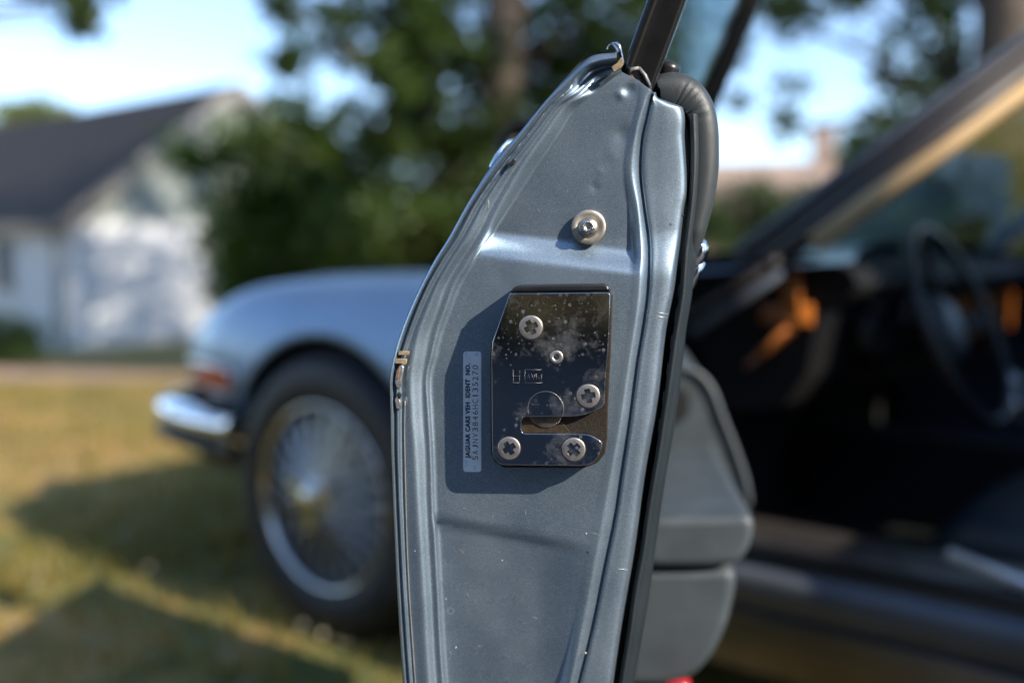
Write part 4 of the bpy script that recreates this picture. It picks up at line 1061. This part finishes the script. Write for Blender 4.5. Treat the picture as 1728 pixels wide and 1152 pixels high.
# claw inside the slot
m = MB(); m.prism([D2(x, y, WF-.0055) for x, y in ((878,700),(940,700),(949,712),(964,731),(963,735),(878,735))], WF - .0050, WF - .0065, .0003); part(m, 'latch_claw', SCREW_DIRT)
m = MB(); c = D(921, 692, WF-.0050); m.lathe([(.0100,-.001),(.0100,.0004),(.0095,.0008),(.001,.0009)], c, (0,0,1), 40); part(m, 'claw_pivot', BOLTDK)
# engraved circle and stamped marks as fine proud lines
m = MB(); cc = D(921, 690, WF + .00004); rr_ = .00995
m.tube([cc + Vector((rr_*cos(a), rr_*sin(a), 0)) for a in xs(-.42, pi + .30, 40)], .0001, 5); part(m, 'pivot_ring', SCREW)
def stroke(m, pts): m.tube([D(x, y, WF + .00002) for x, y in pts], .00005, 4)
m = MB()
for s_ in ([(886,623.5),(914,623.5)], [(886,645.5),(916,645.5)], [(886,623.5),(886,645.5)], [(866,623),(866,645.5),(877,645.5)], [(866,634),(877,634),(877,645)], [(877,625),(877,633)],
           [(890,640),(892,630),(894,640)], [(897,630),(900,640),(903,630)], [(905,630),(905,640),(908,634),(911,640)], [(914,631),(914,645)]): stroke(m, s_)
part(m, 'stamped_marks', SCREW)
def screw(px, py, R_px, rot, w, nm='screw'):
    c = D(px, py, w); R = R_px/1680*(.56)*.985
    N = 96; a_, l_ = R*.155, R*.60
    rot_ = radians(rot)
    def rc(th):
        f = ((th - rot_ + pi/4) % (pi/2)) - pi/4
        return l_/cos(f) if abs(math.tan(f)) < a_/l_*1.6 else min(l_/cos(f), max(a_*1.55/abs(sin(f)), a_*1.9))
    th = [2*pi*k/N for k in range(N)]
    def ring(rf, h): return [c + Vector((rf(t)*cos(t), rf(t)*sin(t), h)) for t in th]
    m = MB()
    rows_ = [ring(lambda t: R*1.0, -.0012), ring(lambda t: R*1.0, .0001), ring(lambda t: R*.975, .00035), ring(lambda t: R*.92, .00045), ring(lambda t: max(R*.75, rc(t)), .0006), ring(lambda t: rc(t)*1.02, .00065)]
    m.grid(rows_, True)
    o = part(m, nm, SCREW)
    m = MB(); rows_ = [ring(lambda t: rc(t)*1.02, .00064), ring(lambda t: rc(t)*.93, -.0004), ring(lambda t: rc(t)*.72, -.0018), ring(lambda t: R*.14, -.0026)]
    m.grid(rows_, True); m.add(rows_[-1], [list(range(N))], True)
    part(m, 'screw_recess', RECESS)
    m = MB(); m.lathe([(R*1.07, .00004), (R*1.045, .0002), (R*1.01, .00004)], c, (0,0,1), 48); part(m, 'screw_rim', SCREW_DIRT)
    return o
screw(896, 552, 20.0, 28, WF); screw(992.7, 667.6, 19.8, 12, WF); screw(859, 755.8, 19.6, 32, WF); screw(968, 757.8, 20.0, 42, WF)
c = D(939, 602.2, WF)
m = MB(); m.lathe([(.0037,-.001),(.0037,.0002),(.0034,.0005),(.0021,.0005),(.0017,.0001),(.0015,-.0008)], c, (0,0,1), 32); part(m, 'rivet', SCREW)
m = MB(); m.lathe([(.0016,-.0007),(.001,-.0003),(.0001,-.0002)], c, (0,0,1), 20); part(m, 'rivet_pin', COPPER)
m = MB(); m.lathe([(.0040, .00004), (.0039, .0002), (.0037, .00004)], c, (0,0,1), 32); part(m, 'rivet_rim', SCREW_DIRT)

# ---- washer and bolt
wc = wp(993, 383); c = D(993.4, 383.0, wc + .0042)
ax_ = Vector((.05, .06, 1)).normalized()
m = MB(); m.lathe([(.0092,-.0022),(.0098,-.0014),(.0098,-.0004),(.0094,.0001),(.0070,-.0006),(.0050,-.0010),(.0001,-.0011)], c, ax_, 56); m.lathe([(.0035,-.004),(.0098,-.0014)], c, ax_, 40); part(m, 'washer', WASHER)
cb = D(992, 384.2, wc + .0040)
m = MB(); hexr = []
for h, r in ((-.001,.0041),(.0052,.0041),(.0059,.0037)): hexr.append([cb + ax_*h + Vector((r*cos(a), r*sin(a), 0)) for a in xs(.35, .35 + 2*pi, 7)[:-1]])
m.grid(hexr, True, False); m.add(hexr[-1], [list(range(6))], False)
m.lathe([(.0056,-.0009),(.0055,.0),(.0043,.0008),(.0036,.0009)], cb, ax_, 32)
m.lathe([(.0036,.0058),(.0032,.0063),(.0018,.0063),(.0014,.0058),(.0004,.0057)], cb, ax_, 28)
part(m, 'bolt', BOLT)
m = MB()
for k in range(7):
    a = 1.7 + k*.42; m.lathe([(.0005,.0060),(.0004,.0067),(.0001,.0068)], cb + Vector((cos(a)*.0029, sin(a)*.0029, 0)), ax_, 8)
m.lathe([(.0008,.0061),(.0007,.0068),(.0003,.0068),(.0002,.0063)], cb + Vector((.0028,-.0008,0)), ax_, 12)
part(m, 'bolt_marks', BOLT)

# ---- identification label
LW = WB + .0004
def rrect(x0, y0, x1, y1, r):
    o = []
    for cx, cy, a0 in ((x1-r, y0+r, -90), (x1-r, y1-r, 0), (x0+r, y1-r, 90), (x0+r, y0+r, 180)):
        for k in range(5):
            a = radians(a0 + k*22.5); o.append((cx + r*cos(a), cy + r*sin(a)))
    return o
m = MB(); m.prism([D2(x, y, LW) for x, y in rrect(781.5, 593, 812.3, 796, 5)], LW, WB - .001, .00008, seg=2); part(m, 'label_sticker', STICKER, 'pale blue identification label with black print')
m = MB(); m.prism([D2(x, y, LW) for x, y in rrect(797, 601, 811.2, 787, 1)], LW + .00006, LW - .0002, .00003, seg=1); part(m, 'label_field', STICKER2)
def text_part(txt, name, x0, y0, x1, y1, mat, w, bold=0.0, spacing=1.0):
    """letters running upwards: (x0,y0) lower-left of the line, baseline at x1"""
    cu = bpy.data.curves.new(name, 'FONT'); cu.body = txt; cu.size = 1; cu.offset = bold; cu.space_character = spacing; cu.resolution_u = 3
    ob = bpy.data.objects.new(name, cu); COL.objects.link(ob)
    dg = bpy.context.evaluated_depsgraph_get(); me = bpy.data.meshes.new_from_object(ob.evaluated_get(dg)); bpy.data.objects.remove(ob); bpy.data.curves.remove(cu)
    X = [v.co.x for v in me.vertices]; Y = [v.co.y for v in me.vertices]
    a0, a1, b0, b1 = min(X), max(X), min(Y), max(Y)
    for v in me.vertices:
        f = (v.co.x - a0)/(a1 - a0); h = (v.co.y - b0)/(b1 - b0)
        v.co = D(lerp(x1, x0, h), lerp(y0, y1, f), w)
    return link(name, me, mat, door)
text_part('JAGUAR CARS VEH  IDENT  NO.', 'label_heading', 785.2, 773, 795.6, 613, INK, LW + .00012, .04, 1.06)
# monospaced number: one text mesh per character, joined in one part
m = MB(); num = 'SAJNV3846HC135270'
for i, ch in enumerate(num):
    cu = bpy.data.curves.new('t', 'FONT'); cu.body = ch; cu.size = 1; cu.offset = -.004; cu.resolution_u = 4
    ob = bpy.data.objects.new('t', cu); COL.objects.link(ob); dg = bpy.context.evaluated_depsgraph_get()
    me = bpy.data.meshes.new_from_object(ob.evaluated_get(dg)); bpy.data.objects.remove(ob); bpy.data.curves.remove(cu)
    X = [v.co.x for v in me.vertices]; Y = [v.co.y for v in me.vertices]; a0, a1, b0, b1 = min(X), max(X), min(Y), max(Y)
    yc = lerp(772.5, 619.5, i/16); hw = 3.4 if ch not in '1J' else (1.0 if ch == '1' else 2.8)
    m.add([D(lerp(806.6, 797.2, (v.co.y-b0)/(b1-b0)), lerp(yc+hw, yc-hw, (v.co.x-a0)/(a1-a0)), LW + .00012) for v in me.vertices], [list(p.vertices) for p in me.polygons], False)
    bpy.data.meshes.remove(me)
m.build('label_number', INK, door)
for x0, y0, x1, y1 in ((783.5,786,788.5,777),(798,793,803,786),(801,600.5,806,595),(784,600,788,594)): text_part('Ltd', 'label_tint', x0, y0, x1, y1, CYAN, LW + .0001)

m = MB(); m.tube(resample([D(x, y, -.0038) for x, y in ((683.5,676),(682.6,720),(683,760),(684.7,840),(687,920),(690.6,1000),(696,1080),(701,1152),(707,1230))], 40), .00034, 5); part(m, 'seam_sealer', SEALER)
for x, y, a, mt in ((988,1101,2.2,FLUFF),(989,900,1.6,FLUFF),(992,931,1.7,RUBBER),(847,945,1.3,FLUFF),(1152,364,1.8,RUBBER),(769,1092,1.4,BARE),(700,930,1.3,BARE),(690,1030,1.2,RUBBER),(752,1010,1.2,FLUFF)):
    w_ = wp(x, y) if 745 < x < 1040 else (-.0150 if x > 1040 else -.0034)
    m = MB(); m.lathe([(a*.00034,.00002),(a*.00028,.00018),(.00002,.0002)], D(x, y, w_), (0,0,1), 9); part(m, 'paint_chip', mt)
for pts in (((991,897),(1012,902)),((1022,957),(1060,961)),((1091,524),(1128,530)),((1090,531),(1126,536))):
    m = MB(); q = [D(x, y, (wp(x, y) if x < 1015 else -.0142) + .00005) for x, y in pts]; m.tube(q, .00012, 5); part(m, 'scratch', SCREW)
# fibres and specks stuck on the paint
rf_ = random.Random(9); m = MB()
for _ in range(46):
    x = rf_.uniform(745, 1030); y = rf_.uniform(230, 1120)
    if 822 < x < 1040 and 470 < y < 800: continue
    if y < 400 and x < 845 + (397 - y)*.8: continue
    if x > sinterp(y, RJ) - 8: continue
    w_ = wp(x, y) + .00012; a = rf_.uniform(0, 6.28); L_ = rf_.uniform(1.5, 6); k = rf_.uniform(-.8, .8)
    m.tube([D(x, y, w_), D(x + cos(a)*L_, y + sin(a)*L_, w_), D(x + cos(a+k)*L_*2, y + sin(a+k)*L_*2, w_)], .00007, 4)
m.tube([D(821,338,-.0022), D(824.5,338.5,-.0018), D(825,346,-.0019), D(822.5,355,-.0022)], .00022, 5)
o = part(m, 'fibre', FLUFF, 'tiny dry fibres stuck to the dusty paint'); o['kind'] = 'stuff'
